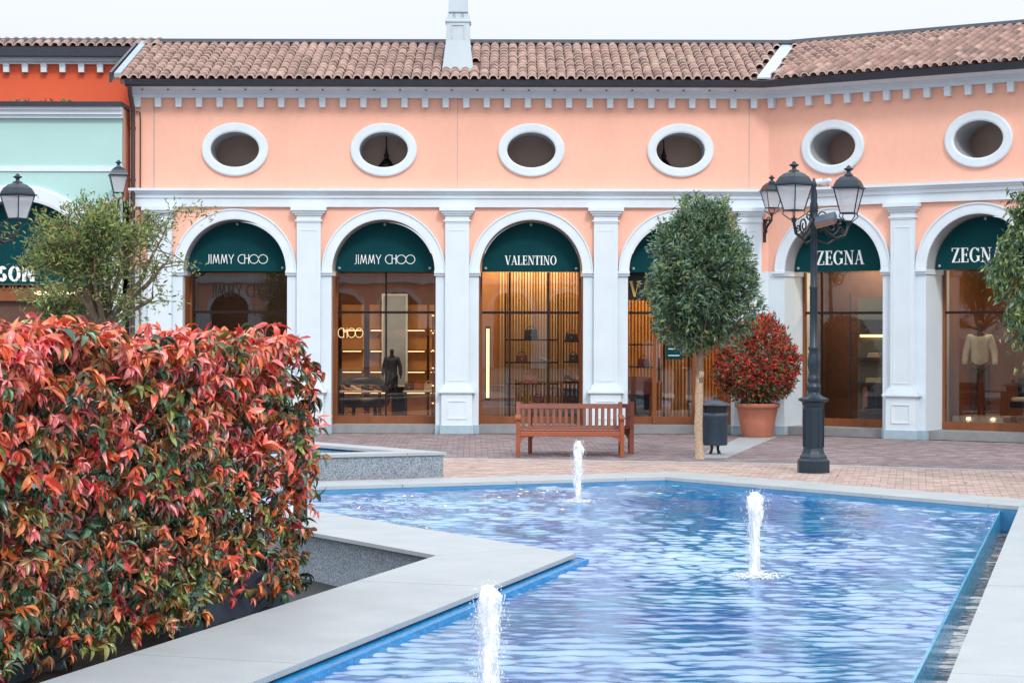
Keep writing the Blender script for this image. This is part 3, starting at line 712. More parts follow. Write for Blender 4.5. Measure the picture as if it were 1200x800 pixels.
# ridge capping, valley, verge
yr = -.55 + tr * math.cos(PIT); zr = EZ + tr * math.sin(PIT)
RP = [(-16, yr), (5 + KD * yr, yr), (5 + KD * yr + 8.2 * math.cos(TH), yr - 8.2 * math.sin(TH))]
sweep(RP, [(.06, zr - .05), (.10, zr + .03), (.04, zr + .11), (-.35, zr + .10), (-.35, zr - .1)], 'ridge_flashing', M['gutter'], bld)
def strip3(a, b, w_, h, name, m_, parent, side=None):
    a = Vector(a); b = Vector(b); u = (b - a).normalized(); sx = (side or Vector((1, 0, 0))) * w_ / 2; up = Vector((0, 0, h))
    q = MB(); q.add([a - sx, a + sx, b + sx, b - sx, a - sx + up, a + sx + up, b + sx + up, b - sx + up],
                    [(0, 3, 2, 1), (4, 5, 6, 7), (0, 1, 5, 4), (1, 2, 6, 5), (2, 3, 7, 6), (3, 0, 4, 7)]); return q.build(name, m_, parent)
va = roof_local(5 - KD * .55, 0); vb = roof_local(5 + KD * yr, tr)
strip3((va[0], va[1], va[2] + .0), (vb[0], vb[1], vb[2] + .0), .26, .035, 'valley_flashing', M['flash'], bld)
strip3((-7.60, -.55, EZ + .0), (-7.60, yr, zr + .0), .13, .09, 'verge_flashing', mat('grey_verge_metal', S(150, 164, 176), .45, .15, 4, metal=.2), bld)
strip3((-7.73, -.58, EZ - .10), (-7.73, yr, zr - .10), .05, .2, 'verge_board', M['gutter'], bld)
# chimney
ch = MB(); cx = -1.07; cy0 = -.05
def frustum(mbx, x, y, w0, w1, z0, z1, d0=None, d1=None, mi=0):
    d0 = d0 or w0; d1 = d1 or w1
    mbx.add([(x - w0, y - d0, z0), (x + w0, y - d0, z0), (x + w0, y + d0, z0), (x - w0, y + d0, z0), (x - w1, y - d1, z1), (x + w1, y - d1, z1), (x + w1, y + d1, z1), (x - w1, y + d1, z1)],
            [(0, 3, 2, 1), (4, 5, 6, 7), (0, 1, 5, 4), (1, 2, 6, 5), (2, 3, 7, 6), (3, 0, 4, 7)], mi)
yc = .35
frustum(ch, cx, yc, .31, .235, 7.05, 7.68); frustum(ch, cx, yc, .235, .225, 7.68, 8.04)
for (a, b, c_, d_) in ((-.13, .13, 7.98, 8.0), (-.13, -.11, 7.72, 7.98), (.11, .13, 7.72, 7.98)): ch.box(cx + a, cx + b, yc - .246, yc - .2, c_, d_)
M['chim'] = mat('chimney_white_render', S(186, 200, 210), .7, .08, 2, .1, 40)
chim = ch.build('chimney', M['chim'], roofs[0])
cc = MB(); cc.box(cx - .25, cx + .25, yc - .25, yc + .25, 8.04, 8.09, ch=.008); cc.box(cx - .23, cx + .23, yc - .23, yc + .23, 8.09, 8.13)
for k in range(3): cc.box(cx - .21 + k * .16, cx - .11 + k * .16, yc - .21, yc - .11, 8.13, 8.21)
for k in range(3): cc.box(cx - .21 + k * .16, cx - .11 + k * .16, yc + .11, yc + .21, 8.13, 8.21)
frustum(cc, cx, yc, .14, .14, 8.13, 8.25); frustum(cc, cx, yc, .19, .165, 8.25, 9.65); cc.box(cx - .25, cx + .25, yc - .25, yc + .25, 9.65, 9.75)
cc.build('chimney_cap', M['chim'], roofs[0])
cf_ = MB(); frustum(cf_, cx, yc, .345, .325, 6.9, 7.075); cf_.build('chimney_flashing', M['gutter'], roofs[0])
cf_ = MB(); cf_.box(cx - .37, cx + .37, yc - .42, yc - .33, 7.0, 7.03); cf_.build('chimney_apron', M['flash'], roofs[0])
# downpipes
dp = MB(); px_ = -7.38
dp.tube([(px_, -.50, 6.72), (px_, -.42, 6.55), (px_, -.14, 6.3), (px_, -.12, 5.9), (px_, -.12, .1)], .045, 10)
for z in (5.9, 4.9, 3.6, 2.3, 1.1): dp.lathe([(.055, 0), (.055, .05)], 10, (px_, -.12, z))
dp.build('downpipe', M['pipe'], bld)
dp = MB(); dp.tube([(px_ + .04, -.05, 6.25), (px_ + .12, -.05, 6.25), (px_ + .13, -.05, 6.1), (px_ + .13, -.05, .1)], .014, 6); dp.build('cable_conduit', M['pipe'], bld)
# white left pier beside first arch: already part of the lower pier; groove
MB().box(-7.40, -7.38, -.004, 0, 0, 4.4).build('wall_joint', M['soffit'], bld)

# ------------------------------------------------------------------ shopfronts
def box_room(mbx, x0, x1, y0, y1, z0, z1):
    mbx.add([(x0, y0, z0), (x1, y0, z0), (x1, y1, z0), (x0, y1, z0), (x0, y0, z1), (x1, y0, z1), (x1, y1, z1), (x0, y1, z1)], [(0, 1, 2, 3)], 0)
    mbx.add([(x0, y0, z0), (x1, y0, z0), (x1, y1, z0), (x0, y1, z0), (x0, y0, z1), (x1, y0, z1), (x1, y1, z1), (x0, y1, z1)],
            [(4, 7, 6, 5), (3, 2, 6, 7), (0, 3, 7, 4), (2, 1, 5, 6)], 1)
floor_m = mat('shop_floor_oak', S(150, 108, 72), .35, .2, 4, stretch=(.3, 2, 1))
room_cols = {'brown': mat('shop_brown_panel', S(150, 98, 62), .6, .3, 3, stretch=(1, 1, .2)), 'gold': mat('shop_gold_panel', S(196, 140, 78), .5, .15, 3),
             'dark': mat('shop_dark_panel', S(92, 64, 50), .6, .25, 3)}
lamp_m = mat('downlight_emitter', (1, .85, .6, 1), emit=(1, .78, .5, 1), estr=10)
strip_m = mat('warm_strip_emitter', (1, .8, .5, 1), emit=(1, .66, .30, 1), estr=2.5)
def room(i, style, door=False, mull=(), depth=3.0, power=22, transom=2.37, lined=True):
    FRM, c = bays[i]; D0 = DEP
    r_ = MB(); box_room(r_, c - 1.3, c + 1.3, D0 + .04, D0 + depth, .165, 3.55)
    rm = r_.build('shop_room', [floor_m, room_cols[style]], bld, *FRM)
    st = MB(); st.box(c - HW, c + HW, .12, D0 + .1, 0, .16); st.build('step', M['step'], bld, *FRM)
    fr = MB(); fr.box(c - HW, c + HW, D0 - .06, D0 + .04, .16, .31, ch=.004); fr.box(c - HW + .001, c - HW + .055, D0 - .05, D0 + .03, .31, 3.17); fr.box(c + HW - .055, c + HW - .001, D0 - .05, D0 + .03, .31, 3.17)
    f = fr.build('shopfront_frame', M['timber'], bld, *FRM)
    tr_ = MB(); tr_.box(c - HW + .055, c + HW - .055, D0 - .045, D0 + .01, transom - .025, transom + .025)
    for m_ in mull: tr_.box(c + m_ - .018, c + m_ + .018, D0 - .04, D0 + .01, .31, transom - .025); tr_.box(c + m_ - .018, c + m_ + .018, D0 - .04, D0 + .01, transom + .025, 3.17)
    tr_.build('transom', M['dark_frame'], f)
    xs = [c - HW + .056] + [c + m_ for m_ in mull] + [c + HW - .056]
    for a, b in zip(xs, xs[1:]):
        for z0, z1 in ((.31, transom - .02), (transom + .02, 3.17)):
            g = MB(); g.add([(a, D0 - .018, z0), (b, D0 - .018, z0), (b, D0 - .018, z1), (a, D0 - .018, z1)], [(0, 1, 2, 3)])
            g.build('pane', M['shopglass'], f)
    if lined:
        q = MB(); q.box(c - HW + .0005, c - HW + .02, .25, D0 - .07, .16, Z_IMP - .1); q.box(c + HW - .02, c + HW - .0005, .25, D0 - .07, .16, Z_IMP - .1); q.build('timber_lining', M['timber'], bld, *FRM)
    for (dx, dy) in ((-.6, .5), (0.0, .9), (.6, .5), (-.6, 1.7), (.6, 1.7)):
        q = MB(); q.lathe([(.05, 0), (.05, .01)], 12, (c + dx, D0 + dy, 3.535)); q.build('downlight', lamp_m, rm)
    ld = bpy.data.lights.new('shop_light', 'AREA'); ld.energy = power; ld.size = 1.8; ld.size_y = 1.0; ld.shape = 'RECTANGLE'; ld.color = (1, .74, .46)
    lo = bpy.data.objects.new('shop_light', ld); COL.objects.link(lo); p = fw(FRM, c, D0 + 1.2, 3.45); lo.location = p
    return rm
rooms = [room(0, 'dark', mull=(), power=14), room(1, 'brown', mull=(0.0, ), power=85, depth=4.5), room(2, 'gold', mull=(-.42, .35), power=60, depth=1.5),
         room(3, 'gold', mull=(-.25, .25), power=60, depth=2.2), room(4, 'dark', mull=(-.62,), power=80, lined=False, depth=1.6),
         room(5, 'brown', mull=(.62, .70), power=30, lined=False), room(6, 'brown', power=10, lined=False)]

# ------------------------------------------------------------------ lettering
def glyph(ch, style):
    it = []; 
    def s_(x0, y0, x1, y1, t): it.append(('s', x0, y0, x1, y1, t))
    def h_(x0, x1, y, t): it.append(('h', x0, x1, y, t))
    def a_(cx, cy, rx, ry, a0, a1, ts, tt_): it.append(('a', cx, cy, rx, ry, a0, a1, ts, tt_))
    if style == 'deco':
        t = .068
        if ch == 'J': s_(.16, 1, .16, .12, t); a_(.03, .1, .13, .13, -100, 0, t, t); w_ = .3
        elif ch == 'I': s_(.06, 1, .06, 0, t); w_ = .2
        elif ch == 'M': s_(.05, 0, .16, 1, t); s_(.16, 1, .34, .1, t); s_(.52, 1, .34, .1, t); s_(.63, 0, .52, 1, t); w_ = .76
        elif ch == 'Y': s_(.0, 1, .24, .45, t); s_(.48, 1, .24, .45, t); s_(.24, .48, .24, 0, t); w_ = .56
        elif ch == 'C': a_(.42, .5, .42, .5, 50, 310, t, t); w_ = .62
        elif ch == 'H': s_(.05, 1, .05, 0, t); s_(.42, 1, .42, 0, t); h_(.05, .42, .58, t); w_ = .46
        elif ch == 'O': a_(.46, .5, .46, .5, 0, 360, t, t); w_ = .86
        else: w_ = .3
        return it, w_
    K, k, sv = (.17, .055, .05) if style == 'serif' else (.24, .14, .13)
    def ser(x, y, w2=.15): h_(x - w2, x + w2, y, sv)
    lo, hi = sv / 2, 1 - sv / 2
    if ch == 'V': s_(.14, 1, .42, 0, K); s_(.68, 1, .42, 0, k); ser(.14, hi); ser(.68, hi, .12); w_ = .82
    elif ch == 'A': s_(.12, 0, .38, 1, k); s_(.66, 0, .38, 1, K); h_(.2, .58, .34, k); ser(.12, lo, .12); ser(.66, lo); w_ = .82
    elif ch == 'L': s_(.16, 1, .16, 0, K); ser(.16, hi, .16); h_(0, .56, lo, sv); s_(.55, .24, .55, 0, k); w_ = .64
    elif ch == 'E': s_(.16, 1, .16, 0, K); h_(0, .56, hi, sv); h_(0, .58, lo, sv); h_(.16, .46, .52, k); s_(.54, 1, .54, .78, k); s_(.57, .24, .57, 0, k); s_(.45, .64, .45, .40, k); w_ = .68
    elif ch == 'N': s_(.14, 0, .14, 1, k if style == 'serif' else K); s_(.16, 1, .66, 0, K); s_(.68, 1, .68, 0, k if style == 'serif' else K); ser(.14, lo, .13); ser(.68, hi, .13); ser(.1, hi, .1); w_ = .86
    elif ch == 'T': s_(.33, 1, .33, 0, K); h_(0, .66, hi, sv); ser(.33, lo); s_(.02, 1, .02, .76, k); s_(.64, 1, .64, .76, k); w_ = .72
    elif ch == 'I': s_(.17, 1, .17, 0, K); ser(.17, hi, .16); ser(.17, lo, .16); w_ = .4
    elif ch == 'O': a_(.42, .5, .40, .51, 0, 360, K, sv); w_ = .9
    elif ch == 'Z': h_(.03, .6, hi, sv); h_(.03, .62, lo, sv); s_(.54, 1, .1, 0, K); s_(.04, 1, .04, .76, k); s_(.61, .26, .61, 0, k); w_ = .72
    elif ch == 'G': a_(.42, .5, .40, .51, 38, 322, K, sv); s_(.70, .42, .70, .08, K); h_(.54, .82, .42, sv); s_(.72, .98, .72, .72, k); w_ = .9
    elif ch == 'S': a_(.32, .74, .26, .26, 15, 262, K, sv * 1.3); a_(.32, .27, .28, .27, -165, 82, K, sv * 1.3); w_ = .68
    else: w_ = .4
    return it, w_
def glyph_mesh(ch, style, h, dep=.012):
    it, w_ = glyph(ch, style); mbx = MB(); e = 0
    def pr(P2):
        nonlocal e
        y0 = -dep - e * .0004; e += 1; n_ = len(P2)
        mbx.add([(x * h, y0, z * h) for x, z in P2] + [(x * h, 0, z * h) for x, z in P2], [list(range(n_)), ] + [[i, i + n_, (i + 1) % n_ + n_, (i + 1) % n_] for i in range(n_)])
    for g in it:
        if g[0] == 's':
            _, x0, z0, x1, z1, t = g; pr([(x0 - t / 2, z0), (x0 + t / 2, z0), (x1 + t / 2, z1), (x1 - t / 2, z1)])
        elif g[0] == 'h':
            _, x0, x1, z, t = g; pr([(x0, z - t / 2), (x1, z - t / 2), (x1, z + t / 2), (x0, z + t / 2)])
        else:
            _, cx, cz, rx, rz, a0, a1, ts, tt_ = g; n_ = 20; P = []; Q = []
            for k in range(n_ + 1):
                a = R(a0 + (a1 - a0) * k / n_); P.append((cx + rx * math.cos(a), cz + rz * math.sin(a))); Q.append((cx + (rx - ts) * math.cos(a), cz + (rz - tt_) * math.sin(a)))
            y0 = -dep - e * .0004; e += 1
            vs_ = [(x * h, y0, z * h) for x, z in P] + [(x * h, y0, z * h) for x, z in Q] + [(x * h, 0, z * h) for x, z in P] + [(x * h, 0, z * h) for x, z in Q]; m_ = n_ + 1
            fs_ = []
            for k in range(n_): fs_ += [[k, k + 1, m_ + k + 1, m_ + k], [k, 2 * m_ + k, 2 * m_ + k + 1, k + 1], [m_ + k, m_ + k + 1, 3 * m_ + k + 1, 3 * m_ + k]]
            mbx.add(vs_, fs_)
    return mbx, w_ * h
def write(txt, style, h, parent, x, y, z, m_, center=True, width=None, track=0.0, name='letter'):
    ws = [glyph(c, style)[1] * h + track for c in txt]; tot = sum(ws) - track; sx = (width / tot) if width else 1.0
    if center: x = x - tot * sx / 2
    for c, w_ in zip(txt, ws):
        if c != ' ':
            g, _ = glyph_mesh(c, style, h); o = g.build(name, m_, parent, (x, y, z)); o.scale = (sx, 1, 1)
        x += w_ * sx
def sign(i, txt, style, h, z, label, width=None, dx=0):
    FRM, c = bays[i]; p = fw(FRM, c, .34, 3.165)
    t = thing('lunette_sign', p, FRM[1], label, 'sign', 'green lunette signs in the arches')
    n_ = 40; r_ = .972; P = [(r_ * math.cos(PI * k / n_), r_ * math.sin(PI * k / n_)) for k in range(n_ + 1)]
    q = MB(); m_ = n_ + 1
    q.add([(x, 0, z_) for x, z_ in P] + [(x, .05, z_) for x, z_ in P], [list(range(m_)), list(range(2 * m_ - 1, m_ - 1, -1))] + [[k, m_ + k, m_ + (k + 1) % m_, (k + 1) % m_] for k in range(m_)])
    q.build('panel', M['green'], t)
    for (x, z_) in ((-.89, .07), (.89, .07), (0, .93)):
        b_ = MB(); b_.lathe([(.028, 0), (.028, .015), (.012, .025)], 10); o = b_.build('bolt', M['flash'], t, (x, -.001, z_)); o.rotation_euler = (R(90), 0, 0)
    if txt: write(txt, style, h, t, dx, -.001, z, M['letter'], width=width)
    return t
sign(0, 'JIMMY CHOO', 'deco', .185, .15, 'green sign with thin white art deco lettering on the dim window nearest the airy tree', width=1.18)
sign(1, 'JIMMY CHOO', 'deco', .185, .15, 'green sign with thin white art deco lettering above the window with glowing letters', width=1.18)
sign(2, 'VALENTINO', 'serif', .18, .14, 'green half round sign with white serif lettering directly above the bench', width=1.03)
sign(3, '', 'serif', .2, .13, 'green half round sign mostly hidden behind the round tree crown')
sign(4, 'ZEGNA', 'serif', .27, .13, 'green half round sign with bold white lettering directly behind the lamp post', width=1.0)
sign(5, 'ZEGNA', 'serif', .27, .13, 'green half round sign with bold white lettering at the right edge partly behind leaves', width=.98, dx=-.16)
# window lettering
def wl_text(i, txt, style, h, x, z, m_, label, width, name='window_lettering', dd=.0, backing=None):
    FRM, c = bays[i]; t = thing(name, fw(FRM, c + x, DEP - .05 + dd, z), FRM[1], label, 'lettering')
    write(txt, style, h, t, 0, 0, 0, m_, width=width); return t
wl_text(0, 'JIMMY CHOO', 'deco', .26, .1, 2.66, M['dletter'], 'thin dark capitals fixed on the dim window left of the pilaster', 1.36)
wl_text(1, 'CHOO', 'deco', .20, -.74, 1.86, M['glow'], 'small glowing amber capitals inside the left of the brown window', .50, dd=.35)
t = thing('fascia_board', fw(FM, bays[3][1], DEP - .12, 2.62), 0, 'black fascia with gold serif capitals above the shop door behind the tree', 'fascia')
q = MB(); q.box(-.98, .98, 0, .05, 0, .56); q.build('board', M['black_iron'], t); write('VALENTINO', 'serif', .31, t, 0, -.001, .07, M['gold'], width=1.92)
t = thing('blade_sign', fw(FM, 2.75 + .46, .5, 1.45), 0, 'small black green hanging panel with two white lines beside the tree trunk', 'sign')
q = MB(); q.box(-.17, .17, 0, .03, 0, .28, ch=.01); q.build('panel', M['green'], t)
q = MB(); q.box(-.12, .12, -.004, 0, .2, .215); q.box(-.12, .10, -.004, 0, .07, .085); q.build('text_line', M['letter'], t)
q = MB(); q.box(-.01, .01, 0, .02, .28, 1.2); q.build('hanger', M['dark_frame'], t)

# ------------------------------------------------------------------ hanging lantern silhouettes in the ovals
def hanging_lantern(FRM, s, label):
    t = thing('hanging_lantern', fw(FRM, s, .99, 5.26), 0, label, 'lantern', 'dark lanterns hanging in the oval openings')
    q = MB(); q.tube([(0, 0, .42), (0, 0, 1.3)], .012, 6); q.build('chain', M['black_iron'], t)
    q = MB(); q.lathe([(.16, 0), (.17, .03), (.10, .12), (.06, .17), (.04, .2), (.055, .24), (.03, .30), (.012, .42)], 12); q.build('cap', M['black_iron'], t)
    q = MB(); q.lathe([(.13, -.3), (.15, -.02), (.15, 0)], 4, rot=PI / 4, smooth=False); q.build('lantern_body', M['black_iron'], t)
hanging_lantern(FM, -2.52, 'black lantern hanging centred inside the second oval opening from the left')
hanging_lantern(FM, 3.03, 'black lantern hanging at the left side of the oval opening above the round tree')

# ------------------------------------------------------------------ street lamp and wall lamps
def lantern_into(root, loc, rz, k, frame_m, scale_h=1.0):
    f = MB(); wt, wb_, H = .205 * k, .115 * k, .40 * k
    cs = [(-1, -1), (1, -1), (1, 1), (-1, 1)]
    for a in range(4):
        x, y = cs[a]; x2, y2 = cs[(a + 1) % 4]
        f.tube([(x * wb_, y * wb_, 0), (x * wt, y * wt, H)], .011 * k, 5)
        f.tube([(x * wb_, y * wb_, 0), (x2 * wb_, y2 * wb_, 0)], .012 * k, 5); f.tube([(x * wt, y * wt, H), (x2 * wt, y2 * wt, H)], .012 * k, 5)
        # crown arches below
        f.tube([(x * wb_, y * wb_, 0), (x * wb_ * 1.1, y * wb_ * 1.1, -.06 * k), (x * .05 * k, y * .05 * k, -.14 * k), (0, 0, -.16 * k)], .010 * k, 5)
    f.lathe([(.02 * k, -.20 * k), (.045 * k, -.18 * k), (.03 * k, -.15 * k), (.05 * k, -.12 * k)], 10)
    f.box(-wt * 1.16, wt * 1.16, -wt * 1.16, wt * 1.16, H, H + .022 * k)
    fo = f.build('lantern', frame_m, root, loc, rz)
    for a in range(4):
        x, y = cs[a]; x2, y2 = cs[(a + 1) % 4]; e = .97
        g = MB(); g.add([(x * wb_ * e, y * wb_ * e, .005), (x2 * wb_ * e, y2 * wb_ * e, .005), (x2 * wt * e, y2 * wt * e, H - .004), (x * wt * e, y * wt * e, H - .004)], [(0, 1, 2, 3)])
        g.build('pane', M['frost'], fo)
    r_ = MB(); s2 = math.sqrt(2)
    r_.lathe([(wt * 1.04 * s2, H + .022 * k), (wt * .98 * s2, H + .06 * k), (wt * .82 * s2, H + .13 * k), (wt * .56 * s2, H + .185 * k), (wt * .3 * s2, H + .215 * k), (wt * .26 * s2, H + .24 * k)], 4, rot=PI / 4, smooth=False)
    r_.build('lantern_roof', frame_m, fo)
    n_ = MB(); n_.lathe([(.05 * k, H + .235 * k), (.035 * k, H + .26 * k), (.03 * k, H + .285 * k), (.075 * k, H + .31 * k), (.08 * k, H + .325 * k), (.04 * k, H + .34 * k), (.035 * k, H + .36 * k), (.01 * k, H + .38 * k)], 12)
    n_.build('finial', frame_m, fo)
    return fo
def spiral(c, r0, r1, a0, turns, plane, n_=22):
    P = []
    for k in range(n_ + 1):
        f = k / n_; r_ = r0 + (r1 - r0) * f; a = a0 + turns * 2 * PI * f; P.append(c + plane * (r_ * math.cos(a)) + Vector((0, 0, 1)) * (r_ * math.sin(a)))
    return P
def street_lamp(loc, rz, label, arms, group):
    t = thing('street_lamp', (loc[0], loc[1], 0), rz, label, 'street lamp', group)
    b = MB()
    b.lathe([(.235, 0), (.235, .17), (.20, .20), (.195, .23), (.165, .27), (.155, .30)], 8, rot=PI / 8, smooth=False)
    b.build('plinth', M['iron'], t)
    b = MB(); b.lathe([(.155, .30), (.15, .32), (.145, .34), (.145, .93), (.16, .95), (.165, .965), (.17, 1.0), (.22, 1.02), (.22, 1.05), (.17, 1.07)], 8, rot=PI / 8, smooth=False)
    for k in range(8):
        a = PI / 8 + 2 * PI * k / 8; b.tube([(.148 * math.cos(a), .148 * math.sin(a), .36), (.148 * math.cos(a), .148 * math.sin(a), .9)], .009, 5)
    b.build('pedestal', M['iron'], t)
    p = MB(); p.lathe([(.15, 1.07), (.13, 1.09), (.08, 1.12), (.085, 1.16), (.11, 1.20), (.10, 1.24), (.07, 1.27), (.085, 1.30), (.09, 1.33), (.075, 1.36), (.065, 1.42), (.085, 1.52), (.088, 1.58), (.07, 1.68), (.06, 1.73), (.075, 1.75), (.075, 1.78), (.058, 1.80),
              (.055, 2.6), (.062, 2.61), (.062, 2.64), (.052, 2.66), (.046, 3.55), (.07, 3.57), (.075, 3.62), (.05, 3.66), (.06, 3.72), (.06, 3.8), (.045, 3.86), (.05, 3.95), (.03, 4.05), (.045, 4.09), (.03, 4.13), (.01, 4.19)], 16)
    p.build('pole', M['iron'], t)
    for (a, rad) in arms:
        d = Vector((math.cos(a), math.sin(a), 0)); q = MB()
        end = d * rad + Vector((0, 0, 3.52))
        q.tube([Vector((0, 0, 3.60)) + d * .05, Vector((0, 0, 3.43)) + d * rad * .35, Vector((0, 0, 3.33)) + d * rad * .62, Vector((0, 0, 3.38)) + d * rad * .9, end], [.028, .026, .024, .022, .022], 7)
        q.tube(spiral(d * rad * .52 + Vector((0, 0, 3.50)), .12, .03, -PI / 2, 1.4, d), .013, 6)
        q.tube(spiral(d * rad * .26 + Vector((0, 0, 3.64)), .08, .02, PI, -1.3, d), .011, 6)
        q.tube(spiral(d * rad * .80 + Vector((0, 0, 3.46)), .06, .015, 0, -1.3, d), .010, 6)
        q.tube([Vector((0, 0, 3.30)) + d * .05, Vector((0, 0, 3.25)) + d * rad * .4, Vector((0, 0, 3.33)) + d * rad * .62], .015, 6)
        q.build('scroll_arm', M['black_iron'], t)
        lantern_into(t, end + Vector((0, 0, .18)), a + PI / 4 + .1 if abs(a) < 2 else .72, .88, M['iron'])
    return t
lx, ly = G(953.5, 552.5)
L1 = street_lamp((lx, ly), 0, 'dark iron street lamp post with two lanterns on scroll arms standing beside the pool', [(R(234), .60), (R(18), .55)], 'ornate street lamps')
# floodlight on the pole
fl2 = thing('floodlight', (lx + .06, ly - .12, 3.42), R(-25), 'small angled floodlight clamped to the lamp post under the right lantern', 'floodlight')
q = MB(); q.box(0, .30, -.10, .10, .10, .20, ch=.01); o = q.build('housing', M['bin'], fl2); o.rotation_euler = (R(35), R(-14), 0)
q = MB(); q.box(.01, .29, -.108, -.10, .11, .19); o = q.build('lens', mat('bronze_lens', S(140, 106, 90), .3), fl2); o.rotation_euler = (R(35), R(-14), 0)
q = MB(); q.tube([(0, 0, 0), (.1, 0, .08), (.15, 0, .12)], .016, 6); q.build('clamp', M['black_iron'], fl2)
L2 = street_lamp((-8.06, 30.2), 0, 'dark iron street lamp with lanterns in front of the large arched sign, left edge', [(R(246), .575), (R(12), .53)], 'ornate street lamps')

def wall_lamp(loc, label):
    t = thing('wall_lamp', loc, 0, label, 'wall lamp', 'wall lamps on scroll brackets')
    q = MB(); q.tube([(-.10, .28, -.35), (-.08, .05, -.25), (0, 0, -.14), (0, 0, -.02)], [.035, .025, .02, .02], 7)
    q.tube(spiral(Vector((-.05, .14, -.15)), .09, .02, 0, 1.5, Vector((.3, -.9, 0)).normalized()), .012, 6)
    q.tube(spiral(Vector((-.09, .2, -.32)), .07, .02, 0, -1.5, Vector((.3, -.9, 0)).normalized()), .012, 6)
    q.box(-.13, -.07, .27, .31, -.55, -.1); q.build('bracket', M['black_iron'], t)
    lantern_into(t, (0, 0, .10), .25, .80, M['iron']); return t
def zat(py, Y): return EYE + (HOR - py) / FPX * Y
wall_lamp(((904 - 600) / FPX * 38.05, 38.05, zat(243, 38.05) - .10), 'lantern on a wall bracket beside the white pilaster left of the lamp post')
wall_lamp(((138.5 - 600) / FPX * 38.0, 38.0, zat(228, 38.0) - .08), 'blue grey lantern above the airy tree beside the brown downpipe')

# small wall cameras
t = thing('security_camera', fw(FW, 1.08, -.12, 4.83), -TH, 'pair of small white cameras under the oval opening above the lamp post', 'camera')
for k in (0, 1):
    q = MB(); q.lathe([(.04, -.12), (.05, -.1), (.05, .1), (.03, .12)], 12); o = q.build('camera_body', M['white'], t, (k * .2, 0, .04)); o.rotation_euler = (0, R(80), R(20 - 40 * k))
    q = MB(); q.tube([(k * .2, 0, 0.04), (k * .2, .12, -.02)], .015, 6); q.build('camera_mount', M['flash'], t)

# ------------------------------------------------------------------ teal building on the left
tb = thing('teal_building', (-7.5, 38.5, 0), 0, 'pale teal shop building with a big white arch at the left edge', 'building')
TX = -7.5
def tz(y): return zat(y, 38.5)
tc_x = (20 - 600) / FPX * 38.5 - TX; Rg = 98 / FPX * 38.5
z_sp = tz(334)
tw = MB(); l, r_ = -9.0, -.04; A = angles(48, 0, PI, [math.atan2(tz(140) - z_sp, l - tc_x), math.atan2(tz(140) - z_sp, r_ - tc_x)])
vs_ = []
for a in A:
    ox, oz = rect_hit(a, l - tc_x, r_ - tc_x, -.001, tz(128) - z_sp); vs_ += [(tc_x + Rg * math.cos(a), 0, z_sp + Rg * math.sin(a)), (tc_x + ox, 0, z_sp + max(oz, 0))]
tw.add(vs_, [[2 * k, 2 * k + 1, 2 * k + 3, 2 * k + 2] for k in range(len(A) - 1)])
tw.build('wall', M['teal'], tb)
tw = MB(); tw.box(-.05, -.04, 0, 3, 0, tz(128)); tw.build('wall', M['wall'], tb)
MB().box(tc_x + Rg, -.04, -.05, .5, 0, tz(236)).build('pier', M['white'], tb); MB().box(l, tc_x - Rg, -.05, .5, 0, tz(236)).build('pier', M['white'], tb)
pr_ = [(Rg, .01), (Rg, -.07), (Rg + .05, -.08), (Rg + .26, -.08), (Rg + .30, -.05), (Rg + .30, 0)]
q = MB(); m_ = len(pr_); n_ = 48
q.add([(tc_x + a_ * math.cos(PI * k / n_), y, z_sp + a_ * math.sin(PI * k / n_)) for k in range(n_ + 1) for a_, y in pr_], [[k * m_ + j, (k + 1) * m_ + j, (k + 1) * m_ + j + 1, k * m_ + j + 1] for k in range(n_) for j in range(m_ - 1)])
q.build('arch_surround', M['white2'], tb)
q = MB(); n_ = 40
q.add([(tc_x + Rg * math.cos(PI * k / n_), y, z_sp + Rg * math.sin(PI * k / n_)) for k in range(n_ + 1) for y in (-.02, .5)], [[2 * k, 2 * k + 2, 2 * k + 3, 2 * k + 1] for k in range(n_)], 0, True); q.build('reveal', M['soffit'], tb)
q = MB(); q.box(l, -.04, -.03, .0, tz(202), tz(196)); q.build('string_course', M['white2'], tb)
q = MB(); q.box(l, -.035, -.10, 0, tz(140), tz(136)); q.box(l, -.033, -.16, 0, tz(136), tz(131)); q.box(l, -.031, -.22, 0, tz(131), tz(127.5)); q.build('cornice', M['white2'], tb)
q = MB(); q.box(l, -.02, -.28, 4, tz(127.5), tz(122)); q.build('flat_roof_edge', M['gutter'], tb)
for z_ in (0,):
    q = MB(); q.box(tc_x + Rg + .1, -.04, -.12, -.05, tz(240), tz(230)); q.build('impost', M['white2'], tb)
q = MB(); q.box(tc_x - Rg, tc_x + Rg, .5, 3, 0, z_sp); q.build('shop_front', room_cols['dark'], tb)
q = MB(); q.box(tc_x - Rg, tc_x + Rg, .38, .5, z_sp - .32, z_sp - .06); q.build('fascia', M['timber'], tb)
q = MB()
for k in range(26): q.box(tc_x - Rg + .05 + k * .12, tc_x - Rg + .09 + k * .12, .35, .38, z_sp - .10, z_sp - .02)
q.build('timber_fret', M['timber'], tb)
q = MB(); q.box(tc_x + .25, tc_x + 1.2, .34, .36, z_sp - .20, z_sp - .13); q.build('lit_strip', strip_m, tb)
ts = thing('lunette_sign', (TX + tc_x, 38.5 + .3, z_sp), 0, 'very large green arched sign with bold white slab capitals at the left edge', 'sign', 'green lunette signs in the arches')
n_ = 48; r_ = Rg - .02; P = [(r_ * math.cos(PI * k / n_), r_ * math.sin(PI * k / n_)) for k in range(n_ + 1)]; q = MB(); m_ = n_ + 1
